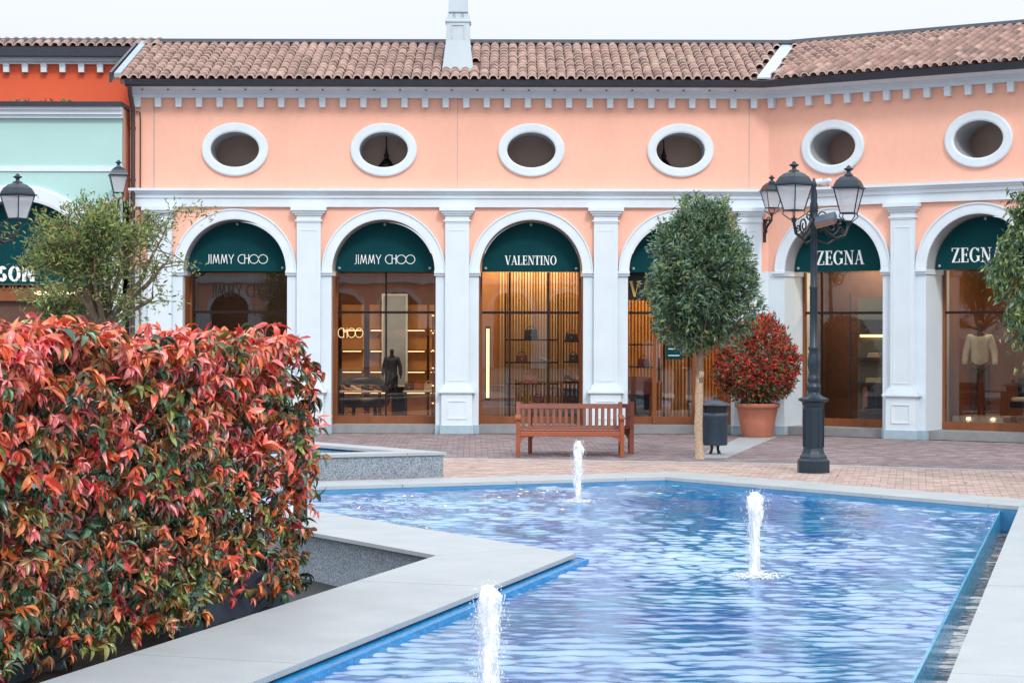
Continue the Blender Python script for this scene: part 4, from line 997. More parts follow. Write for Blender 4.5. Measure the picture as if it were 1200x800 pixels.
q.add([(x, 0, z_) for x, z_ in P] + [(x, .05, z_) for x, z_ in P], [list(range(m_)), list(range(2 * m_ - 1, m_ - 1, -1))] + [[k, m_ + k, m_ + (k + 1) % m_, (k + 1) % m_] for k in range(m_)]); q.build('panel', M['green'], ts)
xx = (-3 - 600) / FPX * 38.8 - (TX + tc_x)
write('SON', 'slab', .30, ts, xx, -.001, zat(331, 38.8) - z_sp, M['letter'], center=False, width=.74)

# vermilion setback volume, its brackets and eave
vb_ = thing('vermilion_building', (-7.6, 41.2, 0), 0, 'vermilion rendered upper storey set back behind the teal shop building', 'building')
def vz(y, Y=41.2): return zat(y, Y)
q = MB(); q.box(-9, .1, 0, .3, 4, 7.75); q.build('wall', M['verm'], vb_)
q = MB(); q.box(-9, .3, -.08, 0, vz(77), vz(74)); q.box(-9, .3, -.16, 0, vz(74), vz(67)); q.build('cornice', M['white2'], vb_)
q = MB(); q.box(-9, .35, -.34, -.16, vz(67, 40.9), vz(56.5, 40.9)); q.build('gutter', M['gutter'], vb_)
vr = MB(); z0v = vz(56, 40.9); vr.add([(-9, -.34, z0v), (.35, -.34, z0v), (.35, .25, z0v + .2), (-9, .25, z0v + .2)], [(0, 1, 2, 3)]); vro = vr.build('roof', M['pan'], vb_)
for k in range(13):
    link('bracket', dme, vb_, (-.15 - k * .388, -.001, vz(87)))
for k in range(46):
    for rI in range(2):
        m4 = Matrix.Translation((.25 - k * colw, -.36 + rI * .26, z0v + .01 + rI * .085)) @ Matrix.Rotation(PIT, 4, 'X')
        link('roof_tile', tile_me[random.randrange(4)], vro, mw=m4)
q = MB(); q.box(-3.98, -3.90, -.10, 0, vz(98), vz(88), ch=.01); q.build('wall_fixture', M['flash'], vb_)
# weeds growing along the flat roof
def leaf_cloud(P, D, N, size, width, mats, mi, name, fold=.25, parent=None, loc=(0, 0, 0)):
    """rhombic folded leaves: P positions, D directions, N normals, size per leaf"""
    P = np.asarray(P, float); D = np.asarray(D, float); N = np.asarray(N, float); D /= np.linalg.norm(D, axis=1)[:, None] + 1e-9
    Sx = np.cross(D, N); Sx /= np.linalg.norm(Sx, axis=1)[:, None] + 1e-9; N = np.cross(Sx, D); s = np.asarray(size)[:, None]
    a = P; b = P + D * s * .45 + Sx * s * width / 2 + N * s * width * fold; c = P + D * s - N * s * .10; d = P + D * s * .45 - Sx * s * width / 2 + N * s * width * fold; m_ = P + D * s * .5
    n_ = len(P); V = np.stack([a, b, c, d], 1).reshape(-1, 3); i0 = np.arange(n_) * 4
    F = np.concatenate([np.stack([i0, i0 + 1, i0 + 2], 1), np.stack([i0, i0 + 2, i0 + 3], 1)])
    me = fastmesh(name, V, F, mats, np.concatenate([mi, mi])); o = link(name, me, parent, loc); o['kind'] = 'stuff'; return o
def rdir(n_): v = rng.normal(size=(n_, 3)); return v / np.linalg.norm(v, axis=1)[:, None]
LEAFM = {k: mat('leaf_' + k, S(*c), .45, .2, 20, island=.22, transl=.25) for k, c in
         dict(deep=(44, 76, 58), mid=(80, 112, 82), grey=(132, 158, 138), lime=(150, 168, 96), olive=(128, 142, 84), straw=(164, 150, 92),
              red=(222, 72, 60), crimson=(192, 54, 54), bronze=(126, 86, 50)).items()}
n_ = 260; P = np.column_stack([rng.uniform(-5.5, -.1, n_), rng.uniform(-.2, .0, n_), np.full(n_, tz(122))]); keep = (np.sin(P[:, 0] * 3) > -.3); P = P[keep]; n_ = len(P)
D = rng.normal(size=(n_, 3)) * .5 + [0, 0, 1]
t = leaf_cloud(P, D, rdir(n_), rng.uniform(.05, .12, n_), .3, [LEAFM['olive'], LEAFM['bronze']], rng.integers(0, 2, n_), 'roof_weeds', loc=(-7.5, 38.5, 0))
tag(t, 'straggly weeds along the flat roof edge of the teal building', 'weeds', kind='stuff')

# ------------------------------------------------------------------ building across the square (seen mirrored in the shop windows)
ob = thing('opposite_building', (0, -30, 0), PI, 'peach arcade with white arches across the square, mirrored in the shop windows', 'building')
q = MB(); w2 = MB(); a2 = MB(); d2 = MB()
for k in range(-9, 10):
    c = k * 3.1; A = angles(24, 0, PI, [math.atan2(4.6 - 3.1, x) for x in (-1.55, 1.55)]); vs_ = []
    for a in A:
        ox, oz = rect_hit(a, -1.55, 1.55, -.001, 1.5); vs_ += [(c + 1.05 * math.cos(a), 0, 3.1 + 1.05 * math.sin(a)), (c + ox, 0, 3.1 + max(oz, 0))]
    q.add(vs_, [[2 * j, 2 * j + 1, 2 * j + 3, 2 * j + 2] for j in range(len(A) - 1)])
    w2.box(c - 1.55, c - 1.05, -.05, .5, 0, 3.1); w2.box(c + 1.05, c + 1.55, -.05, .5, 0, 3.1)
    pr2 = [(1.05, 0), (1.05, -.08), (1.3, -.08), (1.3, 0)]
    a2.add([(c + r_ * math.cos(PI * j / 20), y, 3.1 + r_ * math.sin(PI * j / 20)) for j in range(21) for r_, y in pr2], [[j * 4 + i_, (j + 1) * 4 + i_, (j + 1) * 4 + i_ + 1, j * 4 + i_ + 1] for j in range(20) for i_ in range(3)])
q.box(-29, 29, 0, .3, 4.75, 6.6); q.build('wall', M['wall'], ob); w2.build('pier', M['white'], ob); a2.build('arch_surround', M['white2'], ob)
d2.box(-29, 29, 1.2, 1.4, 0, 4.5); d2.build('shop_front', room_cols['dark'], ob)
q = MB(); q.box(-29, 29, -.2, .3, 4.6, 4.95); q.box(-29, 29, -.5, .3, 6.6, 6.85); q.build('cornice', M['white2'], ob)
q = MB(); q.add([(-29, -.5, 6.86), (29, -.5, 6.86), (29, 3, 8.1), (-29, 3, 8.1)], [(0, 1, 2, 3)]); q.build('roof', M['pan'], ob)

# ------------------------------------------------------------------ benches
def make_bench(label):
    t = thing('park_bench', (0, 0, 0), 0, label, 'bench', 'teak benches standing back to back')
    W2 = .86
    def part(nm, x0, x1, y0, y1, z0, z1, m_='bench', ch=.006): q = MB(); q.box(x0, x1, y0, y1, z0, z1, ch=ch); return q.build(nm, M[m_], t)
    for s in (-1, 1):
        a, b = sorted((s * W2, s * (W2 - .065)))
        part('leg', a, b, -.05, .015, 0, .60, 'bench2')                 # front leg up to the armrest
        q = MB(); q.add([(a, .47, 0), (b, .47, 0), (b, .53, 0), (a, .53, 0), (a, .47, .40), (b, .47, .40), (b, .53, .40), (a, .53, .40), (a, .56, .86), (b, .56, .86), (b, .60, .86), (a, .60, .86)],
                        [(0, 3, 2, 1), (0, 1, 5, 4), (1, 2, 6, 5), (2, 3, 7, 6), (3, 0, 4, 7), (4, 5, 9, 8), (5, 6, 10, 9), (6, 7, 11, 10), (7, 4, 8, 11), (8, 9, 10, 11)]); q.build('leg', M['bench'], t)
        q = MB(); q.add([(a - .01, -.09, .60), (b + .01, -.09, .60), (b + .01, .52, .625), (a - .01, .52, .625), (a - .01, -.09, .63), (b + .01, -.09, .63), (b + .01, .52, .66), (a - .01, .52, .66)],
                        [(0, 3, 2, 1), (4, 5, 6, 7), (0, 1, 5, 4), (1, 2, 6, 5), (2, 3, 7, 6), (3, 0, 4, 7)]); q.build('armrest', M['bench2'], t)
        part('side_rail', a + .015, b - .015, .016, .47, .33, .40)
        part('stretcher', a + .018, b - .018, .016, .47, .13, .17)
        # curved bracket at leg
        q = MB(); q.prism([(0, 0), (-s * .14, 0), (-s * .05, -.03), (0, -.11)], 0, .02); o = q.build('bracket', M['bench2'], t, (s * (W2 - .066), -.012, .33)); o.rotation_euler = (R(90), 0, 0)
    part('front_rail', -W2 + .066, W2 - .066, -.045, -.005, .33, .405, 'bench2')
    for k in range(5): part('seat_slat', -W2 + .066, W2 - .066, .0 + k * .094, .078 + k * .094, .406, .428)
    def leanbox(nm, x0, x1, z0, z1, th=.03, m_='bench'):
        y = lambda z: .485 + (z - .40) * .19
        q = MB(); q.add([(x0, y(z0) - th / 2, z0), (x1, y(z0) - th / 2, z0), (x1, y(z0) + th / 2, z0), (x0, y(z0) + th / 2, z0), (x0, y(z1) - th / 2, z1), (x1, y(z1) - th / 2, z1), (x1, y(z1) + th / 2, z1), (x0, y(z1) + th / 2, z1)],
                        [(0, 3, 2, 1), (4, 5, 6, 7), (0, 1, 5, 4), (1, 2, 6, 5), (2, 3, 7, 6), (3, 0, 4, 7)]); q.build(nm, M[m_], t)
    leanbox('top_rail', -W2 + .066, W2 - .066, .755, .825, .045)
    leanbox('lower_rail', -W2 + .066, W2 - .066, .43, .47, .04)
    n_ = 16
    for k in range(n_): x = -W2 + .066 + (k + .5) * (2 * W2 - .132) / n_; leanbox('back_slat', x - .024, x + .024, .471, .754, .02)
    return t
bx, by = G(668.5, 535.5)
bench1 = make_bench('reddish teak slatted bench facing the pool, nearer of the back to back pair'); bench1.location = (bx, by + .05, 0)
bench2 = copy_tree(bench1); bench2.location = (bx + .20, by + 1.32, 0); bench2.rotation_euler = (0, 0, PI)
bench2['label'] = 'rear teak bench with its back to the front bench, only its ends showing'

# ------------------------------------------------------------------ litter bin
nx, ny = G(838, 531.5)
t = thing('litter_bin', (nx, ny, 0), 0, 'slate blue metal litter bin with pointed lid beside the tree trunk', 'litter bin')
q = MB(); q.lathe([(.195, .15), (.205, .16), (.215, .60), (.225, .61), (.225, .68), (.20, .68)], 20); q.build('body', M['bin'], t)
q = MB(); q.lathe([(.17, .62), (.17, .80)], 16, cap=False); q.lathe([(.14, .66), (.14, .80)], 16); q.build('liner', M['black_iron'], t)
q = MB(); q.lathe([(.265, .80), (.26, .815), (.13, .865), (.04, .89), (.03, .91), (.045, .93), (.02, .95)], 20); q.build('lid', M['bin'], t)
for s in (-1, 1):
    q = MB(); q.box(s * .19 - .015, s * .19 + .015, -.03, .03, .6, .82); q.build('lid_bracket', M['bin'], t)
    q = MB(); q.tube([(s * .05, 0, .16), (s * .05, 0, .08), (s * .075, 0, .0)], [.028, .022, .03], 8); q.build('foot', M['black_iron'], t)

# ------------------------------------------------------------------ potted red bush
def clump_cloud(n_cl, per, shape_fn, size, wd, mats, pick, name, parent=None, loc=(0, 0, 0), spread=.06, updir=.3):
    P = []; D = []; N = []; S_ = []; MI = []
    for _ in range(n_cl):
        p, o_ = shape_fn(); p = np.array(p); o_ = np.array(o_)
        k = int(per * random.uniform(.6, 1.4))
        for j in range(k):
            d = rng.normal(size=3) * .75 + o_ * .9 + np.array([0, 0, updir]); P.append(p + rng.normal(size=3) * spread); D.append(d); N.append(rng.normal(size=3) * .6 + o_ + np.array([0, 0, .8])); S_.append(random.uniform(*size)); MI.append(pick(p, o_))
    return leaf_cloud(P, D, N, S_, wd, mats, np.array(MI), name, parent=parent, loc=loc)
pxp, pyp = 4.66, 37.75
t = thing('potted_bush', (pxp, pyp, 0), 0, 'round red and green bush in a terracotta pot beside the white pilaster', 'potted plant')
q = MB(); q.lathe([(.27, 0), (.285, .02), (.34, .30), (.385, .55), (.40, .56), (.42, .57), (.43, .62), (.42, .645), (.38, .65), (.37, .60), (.3, .58)], 32); q.build('pot', M['terra'], t)
q = MB(); q.lathe([(.375, .60), (.3, .62), (.1, .63)], 20); q.build('soil', M['soil'], t)
q = MB()
for k in range(7): a = k * .9; q.tube([(.05 * math.cos(a), .05 * math.sin(a), .6), (.2 * math.cos(a), .2 * math.sin(a), .95), (.5 * math.cos(a), .5 * math.sin(a), 1.25)], [.02, .015, .006], 5)
q.build('stem', M['stem'], t)
def bush_shape():
    v = rng.normal(size=3); v /= np.linalg.norm(v); r_ = (1 - .55 * random.random() ** 2.2)
    bump = 1 + .10 * math.sin(4 * v[0] + 3) * math.sin(5 * v[2] + 1)
    wz = 1.0 - .16 * max(0, v[2])
    top = 1.12 if v[2] > .6 else 1.0
    p = (v[0] * .78 * r_ * bump * wz - .02, v[1] * .70 * r_ * wz, 1.38 + v[2] * (.80 * top if v[2] > 0 else .74) * r_ * bump)
    return p, v
def bush_pick(p, o_):
    lowv = p[2] < 1.0
    if random.random() < (.20 if lowv else .48): return random.choice((0, 0, 1))
    return random.choice((2, 3, 5, 4, 5))
clump_cloud(2300, 6, bush_shape, (.07, .12), .34, [LEAFM[k] for k in ('red', 'crimson', 'bronze', 'deep', 'olive', 'mid')], bush_pick, 'foliage', t, spread=.03)

# ------------------------------------------------------------------ round clipped tree
tx, ty = G(820, 537)
t = thing('round_tree', (tx, ty, 0), 0, 'dense clipped dark green tree with pale trunk standing behind the litter bin side', 'tree')
t['label'] = 'dense clipped dark green standard tree with pale wrapped trunk left of the litter bin'
q = MB(); pts = [(.0, 0, -.02), (.0, 0, .1), (-.012, .0, .3), (-.022, .0, .5), (-.01, 0, .75), (-.012, 0, .95), (.0, 0, 1.2), (.01, 0, 1.38)]; q.tube(pts, [.085, .068, .062, .068, .06, .066, .058, .062], 14); q.build('trunk_wrap', M['bark_pale'], t)
q = MB(); q.tube([(.01, 0, 1.2), (.0, 0, 1.4), (.01, 0, 1.7), (.02, 0, 2.4), (.0, 0, 3.6)], [.062, .06, .055, .045, .015], 10)
br = []
for k in range(22):
    a = k * 2.4; z = 1.55 + k * .085; L_ = .75 - abs(z - 2.3) * .25
    q.tube([(.01, 0, z), (math.cos(a) * L_ * .5, math.sin(a) * L_ * .5, z + .22), (math.cos(a) * L_, math.sin(a) * L_, z + .5)], [.025, .016, .006], 5)
q.build('trunk', M['bark'], t)
def rt_shape():
    v = rng.normal(size=3); v /= np.linalg.norm(v); r_ = (1 - .5 * random.random() ** 2.0)
    z = v[2]; zz = 2.86 + z * (1.24 if z > 0 else 1.20) * 1.0
    wk = 1.0 - .22 * max(0, z) ** 1.6 if z > 0 else 1.0 + .04 * min(1, -z * 1.5)
    bump = 1 + .34 * noise.noise(Vector(v) * 2.0 + Vector((3, 1, 5))) + .18 * noise.noise(Vector(v) * 5)
    zb = zz
    p = (v[0] * .80 * wk * r_ * bump, v[1] * .8 * wk * r_ * bump, 2.86 + (zz - 2.86) * r_ * bump)
    if noise.noise(Vector(v) * 3.1 + Vector((9, 2, 4))) < -.18 and r_ > .8: p = tuple(np.array([0, 0, 2.86]) + (np.array(p) - np.array([0, 0, 2.86])) * .78)
    if p[2] < 1.72 + .08 * math.sin(p[0] * 9): p = (p[0], p[1], 1.72 + random.uniform(0, .25))
    return p, v
rt_m = [LEAFM[k] for k in ('deep', 'mid', 'grey', 'lime', 'straw')]
def rt_pick(p, o_): return random.choices(range(5), (2.6, 4.6, 5.6, 1.4, .3))[0]
clump_cloud(4300, 7, rt_shape, (.07, .125), .30, rt_m, rt_pick, 'crown', t, spread=.035, updir=.25)

# ------------------------------------------------------------------ airy multi-stem tree on the left
lx_, ly_ = (122 - 600) / FPX * 27.0, 27.0
t = thing('airy_tree', (lx_, ly_, 0), 0, 'airy multi stemmed small tree rising behind the left end of the red hedge', 'tree')
def lp(px, py, dy=0): Y = 27.0 + dy; return np.array([(px - 600) / FPX * Y - lx_, dy, zat(py, Y)])
q = MB(); tips = []
q.tube([(0, 0, -.02), (0.01, 0, .9), (0, 0, 1.6), (.0, 0, 2.0)], [.14, .12, .11, .10], 10)
ends = [((60, 275), (85, 320)), ((100, 252), (102, 300)), ((128, 258), (128, 300)), ((175, 252), (150, 300)), ((192, 275), (165, 330)), ((180, 350), (160, 362)), ((62, 300), (88, 340)), ((52, 352), (84, 368)), ((120, 250), (118, 320)),
        ((75, 255), (95, 300)), ((152, 268), (140, 320)), ((50, 285), (76, 325)), ((198, 305), (172, 335)), ((110, 290), (112, 340)), ((60, 365), (95, 375))]
for k, (e, m_) in enumerate(ends):
    dy = (k * 37 % 13 - 6) * .11
    A0 = lp(122 + (k % 3 - 1) * 3, 384, 0); B0 = lp(m_[0], m_[1], dy * .6); C0 = lp(e[0], e[1], dy)
    q.tube([A0, (A0 + B0) / 2 + np.array([0, 0, .03]), B0, (B0 + C0) / 2 + rng.normal(size=3) * .03, C0], [.05, .04, .03, .02, .008], 6)
    for j in range(13):
        f = random.uniform(.0, 1); base = B0 * (1 - f) + C0 * f; dv = rng.normal(size=3) * np.array([.34, .26, .20]) + np.array([0, 0, .05]); tip = base + dv
        q.tube([base, base + dv * .5 + np.array([0, 0, .04]), tip], [.010, .007, .003], 4); tips.append((base, tip))
q.build('trunk', M['bark'], t)
def lt_shape():
    a, b = random.choice(tips); f = random.uniform(.45, 1.1); p = a + (b - a) * f
    right = p[0] > .55
    if p[0] > .35 and p[2] < zat(285, 27) and random.random() < .75: p = tips[0][1] + rng.normal(size=3) * .1
    d = p - np.array([0, 0, 2.6]); return p, d / (np.linalg.norm(d) + 1e-6)
clump_cloud(2500, 6, lt_shape, (.055, .10), .32, [LEAFM[k] for k in ('mid', 'lime', 'olive', 'deep', 'straw')], lambda p, o_: random.choices(range(5), (3, 5, 4, 1.5, 2))[0], 'crown', t, spread=.07, updir=.15)
# ------------------------------------------------------------------ drooping tree on the right
RX, RY = 7.58, 26.0
t = thing('drooping_tree', (RX, RY, 0), 0, 'drooping light green foliage hanging into the picture at the right edge', 'tree')
q = MB(); q.tube([(0, 0, -.02), (.03, 0, 1), (0, .03, 2.2), (-.02, 0, 3.2), (0, 0, 4.3)], [.11, .09, .08, .06, .02], 10); sp_ = []
for k in range(34):
    a = k * 2.399; z = 2.3 + (k % 12) * .17; L_ = 1.25 - abs(z - 3.0) * .35
    e_ = np.array([math.cos(a) * L_, math.sin(a) * L_, z - .05 - .3 * random.random()]); m_ = np.array([math.cos(a) * L_ * .5, math.sin(a) * L_ * .5, z + .3])
    q.tube([(0, 0, z), m_, e_], [.03, .018, .006], 5); sp_.append((m_, e_))
q.build('trunk', M['bark'], t)
def dt_shape():
    a, b = random.choice(sp_); f = random.uniform(0, 1.0) ** .6; p = a + (b - a) * f + np.array([0, 0, -abs(random.gauss(0, .22)) * f]) + rng.normal(size=3) * .09
    d = p - np.array([0, 0, 2.8]); d /= np.linalg.norm(d) + 1e-6; d = d * .4 + np.array([0, 0, -.8]); return p, d
clump_cloud(3600, 7, dt_shape, (.07, .12), .36, [LEAFM[k] for k in ('mid', 'olive', 'lime', 'deep', 'grey')], lambda p, o_: random.choices(range(5), (4, 3, 2, 3, 1.5))[0], 'crown', t, spread=.05, updir=-.5)

# ------------------------------------------------------------------ the red hedge
hedge = thing('red_hedge', (PH[0], PH[1], 0), 0, 'large red and green leafed hedge filling the left foreground', 'hedge')
HL = {}
for k, c, c2 in (('pink', (230, 92, 94), (248, 168, 160)), ('coral', (232, 88, 62), (246, 136, 104)), ('scarlet', (200, 46, 44), (222, 70, 62)), ('orange', (204, 98, 48), (226, 132, 72)),
                 ('bronze', (138, 84, 50), (172, 122, 74)), ('olive', (104, 114, 52), (144, 150, 78)), ('green', (54, 88, 62), (92, 128, 92)), ('dark', (30, 54, 40), (48, 76, 54)), ('wine', (116, 38, 46), (156, 56, 62))):
    HL[k] = mat('hedge_leaf_' + k, S(*c), .27, .1, 14, c2=S(*c2), island=.24, transl=.12, spec=.75)
HK = list(HL); 
def leaf_variant(curl, fold, twist):
    rows = [(0, .02), (.18, .10), (.42, .178), (.68, .155), (.88, .075), (1.0, .0)]
    V_ = []; F_ = []
    y = z = 0; pt = 0; ang = .25
    pos = []
    for i, (tt_, w_) in enumerate(rows):
        if i: st_ = tt_ - rows[i - 1][0]; ang -= curl * st_; y += st_ * math.cos(ang); z += st_ * math.sin(ang)
        tw_ = twist * tt_; pos.append((y, z, w_, tw_))
    for (y, z, w_, tw_) in pos[:-1]:
        lift = w_ * fold
        for sx_ in (-1, 0, 1):
            x_ = sx_ * w_; dz = lift * abs(sx_)
            V_.append((x_ * math.cos(tw_), y, z + dz + x_ * math.sin(tw_)))
    V_.append((0, pos[-1][0], pos[-1][1]))
    for i in range(len(rows) - 2):
        b = i * 3
        F_ += [(b, b + 1, b + 4, b + 3), (b + 1, b + 2, b + 5, b + 4)]
    b = (len(rows) - 2) * 3; n_ = len(V_) - 1
    F_ += [(b, b + 1, n_, n_), (b + 1, b + 2, n_, n_)]
    return V_, F_
LV = [leaf_variant(*a) for a in ((.9, .5, .2), (1.5, .8, -.3), (.4, .3, .5), (2.1, .6, 0), (.9, 1.1, -.6))]
hm = {}
def hleaf_mesh(v, k):
    if (v, k) not in hm:
        q = MB(); V_, F_ = LV[v]; q.add(V_, [f[:3] if f[2] == f[3] else f for f in F_], 0, True); hm[(v, k)] = q.mesh('leaf', HL[k])
    return hm[(v, k)]
Hloc = lambda u, v, z: np.array([E1[0] * u + HV[0] * v, E1[1] * u + HV[1] * v, z])
LU = 7.4; HT = 1.90; HB = -.02; THK = 1.0
def top_at(u): return 1.82 + .11 * min(1, u / 1.2) + .05 * math.sin(u * 2.1 + .6) + .03 * math.sin(u * 5.7)
outF = np.array([.955, -.297, 0]); outT = np.array([0, 0, 1.]); outE = np.array([-E1[0], -E1[1], 0])
leaves = []     # (variant, key, matrix, size, outness)
cpos = [0, 0, 0]
def pick_colour(zf, depth):
    # zf 0 bottom .. 1 top
    r_ = random.random()
    red = .17 + .78 * max(0, min(1, (zf - .1))) ** 1.7
    red *= (1 - .45 * depth)
    patch_ = .34 * noise.noise(Vector((cpos[0] * 1.7, cpos[1] * 1.7, cpos[2] * 2.2)))
    if r_ < red + patch_ * 2 - .06:
        return random.choices(('pink', 'coral', 'scarlet', 'orange', 'wine'), (4.2 * zf + .6, 3.6 * zf + 1.4, 1.2, 1.3, .6 - .3 * zf))[0]
    return random.choices(('bronze', 'olive', 'green', 'dark', 'orange', 'wine'), (2.6, 1.6, 3.2 - 1.0 * zf, 3.0 - 1.6 * zf, 1.3, .6))[0]
def lump(u, z): return .12 * noise.noise(Vector((u * 1.6, z * 1.9, 1.7))) + .07 * noise.noise(Vector((u * 4.2, z * 4.2, 9.1)))
def add_cluster(pos, outd, zf, depth, k=None):
    cpos[:] = list(pos)
    k = k or random.randint(5, 9); key0 = pick_colour(zf, depth)
    stem_d = outd * random.uniform(.3, .9) + np.array([0, 0, random.uniform(-.1, .8)]) + rng.normal(size=3) * .35; stem_d /= np.linalg.norm(stem_d)
    tip = pos + stem_d * .05
    a0 = random.random() * 6.28; droop = random.uniform(.2, 2.0)
    e1_ = np.cross(stem_d, [0, 0, 1.]); e1_ /= np.linalg.norm(e1_) + 1e-6; e2_ = np.cross(stem_d, e1_)
    base_sz = random.uniform(.062, .11) + .05 * zf * random.random() + (.02 if random.random() < .2 else 0)
    for j in range(k):
        a = a0 + j * 2.4; spread_ = random.uniform(.5, 1.15)
        d = stem_d * random.uniform(.1, .8) + (e1_ * math.cos(a) + e2_ * math.sin(a)) * spread_ + np.array([0, 0, -droop * random.uniform(.5, 1.1)]) + outd * .25
        d = d + rng.normal(size=3) * .22; d /= np.linalg.norm(d); up = outd * .6 + np.array([0, 0, .8]) + rng.normal(size=3) * .55
        x_ = np.cross(d, up); x_ /= np.linalg.norm(x_) + 1e-6; z_ = np.cross(x_, d); sz = base_sz * random.uniform(.65, 1.15)
        key = key0 if random.random() < .80 else pick_colour(zf, depth)
        wd = random.uniform(.55, 1.1)
        Mx = np.eye(4); Mx[:3, 0] = x_ * sz * wd; Mx[:3, 1] = d * sz; Mx[:3, 2] = z_ * sz; Mx[:3, 3] = tip - stem_d * .02 * j / k
        leaves.append((random.randrange(5), key, Mx, sz, depth))
twigs = MB()
for _ in range(3900):          # front face
    u = random.uniform(0, 1) ** .9 * LU; zt = top_at(u); z = HB + (zt - HB) * random.random(); depth = random.random() ** 1.6 * .55
    r0 = max(0, .16 - u) * .8
    v = -lump(u, z) * 1.0 + depth * .75 + r0 + .10 * max(0, (z - zt + .3)) / .3 + .05
    low = -.10 * max(0, 1 - (z + .1) / .6) * min(1, u / .8)
    p = Hloc(u, v + low, z); zf = (z - HB) / (zt - HB); add_cluster(p, outF * .9 + np.array([0, 0, .1]), zf, depth)
    if random.random() < .12:
        b = Hloc(u, v + .35, z - .25); twigs.tube([b, (b + p) / 2 + rng.normal(size=3) * .02, p], [.006, .005, .003], 4)
for _ in range(1500):          # top
    u = random.uniform(-.02, LU); v = random.uniform(0, THK); zt = top_at(u); z = zt - .02 + .06 * noise.noise(Vector((u * 3, v * 3, 4))) - .10 * random.random() ** 2 - .06 * abs(v - .5)
    add_cluster(Hloc(u, v, z), outT * .9 + outF * .2, random.uniform(.85, 1.0), 0)
for _ in range(420):           # far end
    v = random.uniform(0, THK); z = HB + (top_at(0) - HB) * random.random(); add_cluster(Hloc(.02 + lump(v, z) * .8 + .1 * random.random(), v, z), outE * .8 + outF * .3, (z - HB) / 1.8, .1)
for _ in range(60):            # shoots standing out past the far end and low skirt
    u = random.uniform(-.12, .25); z = random.uniform(.35, 1.75); add_cluster(Hloc(u, random.uniform(-.06, .1), z), outF, z / 2.2, 0, 5)
for _ in range(60):
    u = random.uniform(.1, LU); zt = top_at(u); z = zt + random.uniform(.0, .07); add_cluster(Hloc(u, random.uniform(0, .4), z), outT, 1, 0, 6)
# inner darker leaf filling, so that the hedge is not see-through
for _ in range(2800):
    u = random.uniform(.1, LU); z = random.uniform(HB + .1, top_at(u) - .1); add_cluster(Hloc(u, random.uniform(.35, .9), z), outF, .15, 1.0, 5)
for _ in range(70):
    u = random.uniform(.15, LU); b = Hloc(u, random.uniform(.15, .6), .02); m_ = b + np.array([rng.normal() * .08, rng.normal() * .08, .6]); e_ = m_ + np.array([rng.normal() * .15, rng.normal() * .15, 1.0])
    twigs.tube([b, m_, e_], [.016, .012, .006], 5)
twigs.build('stem', M['stem'], hedge)
def rank(i):
    v, k, Mx, sz, dep = leaves[i]; w_ = np.array([PH[0], PH[1], 0]) + Mx[:3, 3]; px = 600 + w_[0] / w_[1] * FPX
    if px < -5 or dep > .12: return 99
    nrm = Mx[:3, 2] / np.linalg.norm(Mx[:3, 2]); vw = w_ - np.array([0, 0, 2.0]); vw /= np.linalg.norm(vw)
    loc_v = -(Mx[0, 3] * outF[0] + Mx[1, 3] * outF[1])
    return -(sz / w_[1]) * (abs(nrm @ vw) + .2) * (1.5 - 3 * max(0, loc_v))
od = sorted(range(len(leaves)), key=rank); frontl = set(od[:298])
Vc = []; Fc = []; Mc = []; base = 0
for i, (v, k, Mx, sz, dep) in enumerate(leaves):
    if i in frontl: link('leaf', hleaf_mesh(v, k), hedge, mw=Matrix(Mx.tolist())); continue
    Vl = np.array(LV[v][0]); Vw = Vl @ Mx[:3, :3].T + Mx[:3, 3]; Vc.append(Vw); F_ = [f for f in LV[v][1]]
    for f in F_:
        if f[2] == f[3]: Fc.append((base + f[0], base + f[1], base + f[2])); Mc.append(HK.index(k))
        else: Fc.append((base + f[0], base + f[1], base + f[2])); Fc.append((base + f[0], base + f[2], base + f[3])); Mc += [HK.index(k)] * 2
    base += len(Vl)
o = link('foliage', fastmesh('foliage', np.concatenate(Vc), Fc, [HL[k] for k in HK], Mc, True), hedge); o['kind'] = 'stuff'
print('hedge leaves', len(leaves))
pb = thing('planter_box', (PH[0] + HV[0] * .12, PH[1] + HV[1] * .12, 0), 0, 'slate grey planter box showing under the far end of the red hedge', 'planter')
q = MB()
def hp(u, v): return tuple(Hloc(u, v, 0)[:2])
q.prism([hp(.17, .04), hp(1.9, .04), hp(1.9, .07), hp(.17, .07)], -.62, .16); q.prism([hp(.14, .04), hp(.17, .04), hp(.17, .95), hp(.14, .95)], -.62, .16); q.prism([hp(1.9, .04), hp(1.93, .04), hp(1.93, .95), hp(1.9, .95)], -.62, .16)
q.build('box_wall', M['slate'], pb)
q = MB(); q.prism([hp(.17, .07), hp(1.9, .07), hp(1.9, .95), hp(.17, .95)], -.5, .08); q.build('soil', M['soil'], pb)
pb2 = copy_tree(pb); pb2.location = (PH[0] + E1[0] * 3.2 + HV[0] * .22, PH[1] + E1[1] * 3.2 + HV[1] * .22, -.12); pb2['label'] = 'slate grey planter box edge under the near end of the red hedge'
pb['group'] = pb2['group'] = 'planter boxes holding the hedge'
# dark post seen behind the far end of the hedge
t = thing('dark_post', (-2.22, 20.9, -.62), 0, 'narrow black upright post with pale edge beyond the hedge end', 'post')
q = MB(); q.box(-.07, .07, -.05, .05, 0, 1.85, ch=.008); q.build('post', M['black_iron'], t)
q = MB(); q.box(-.10, -.0705, -.05, .05, 0, 1.55); q.build('edge_strip', M['white'], t)

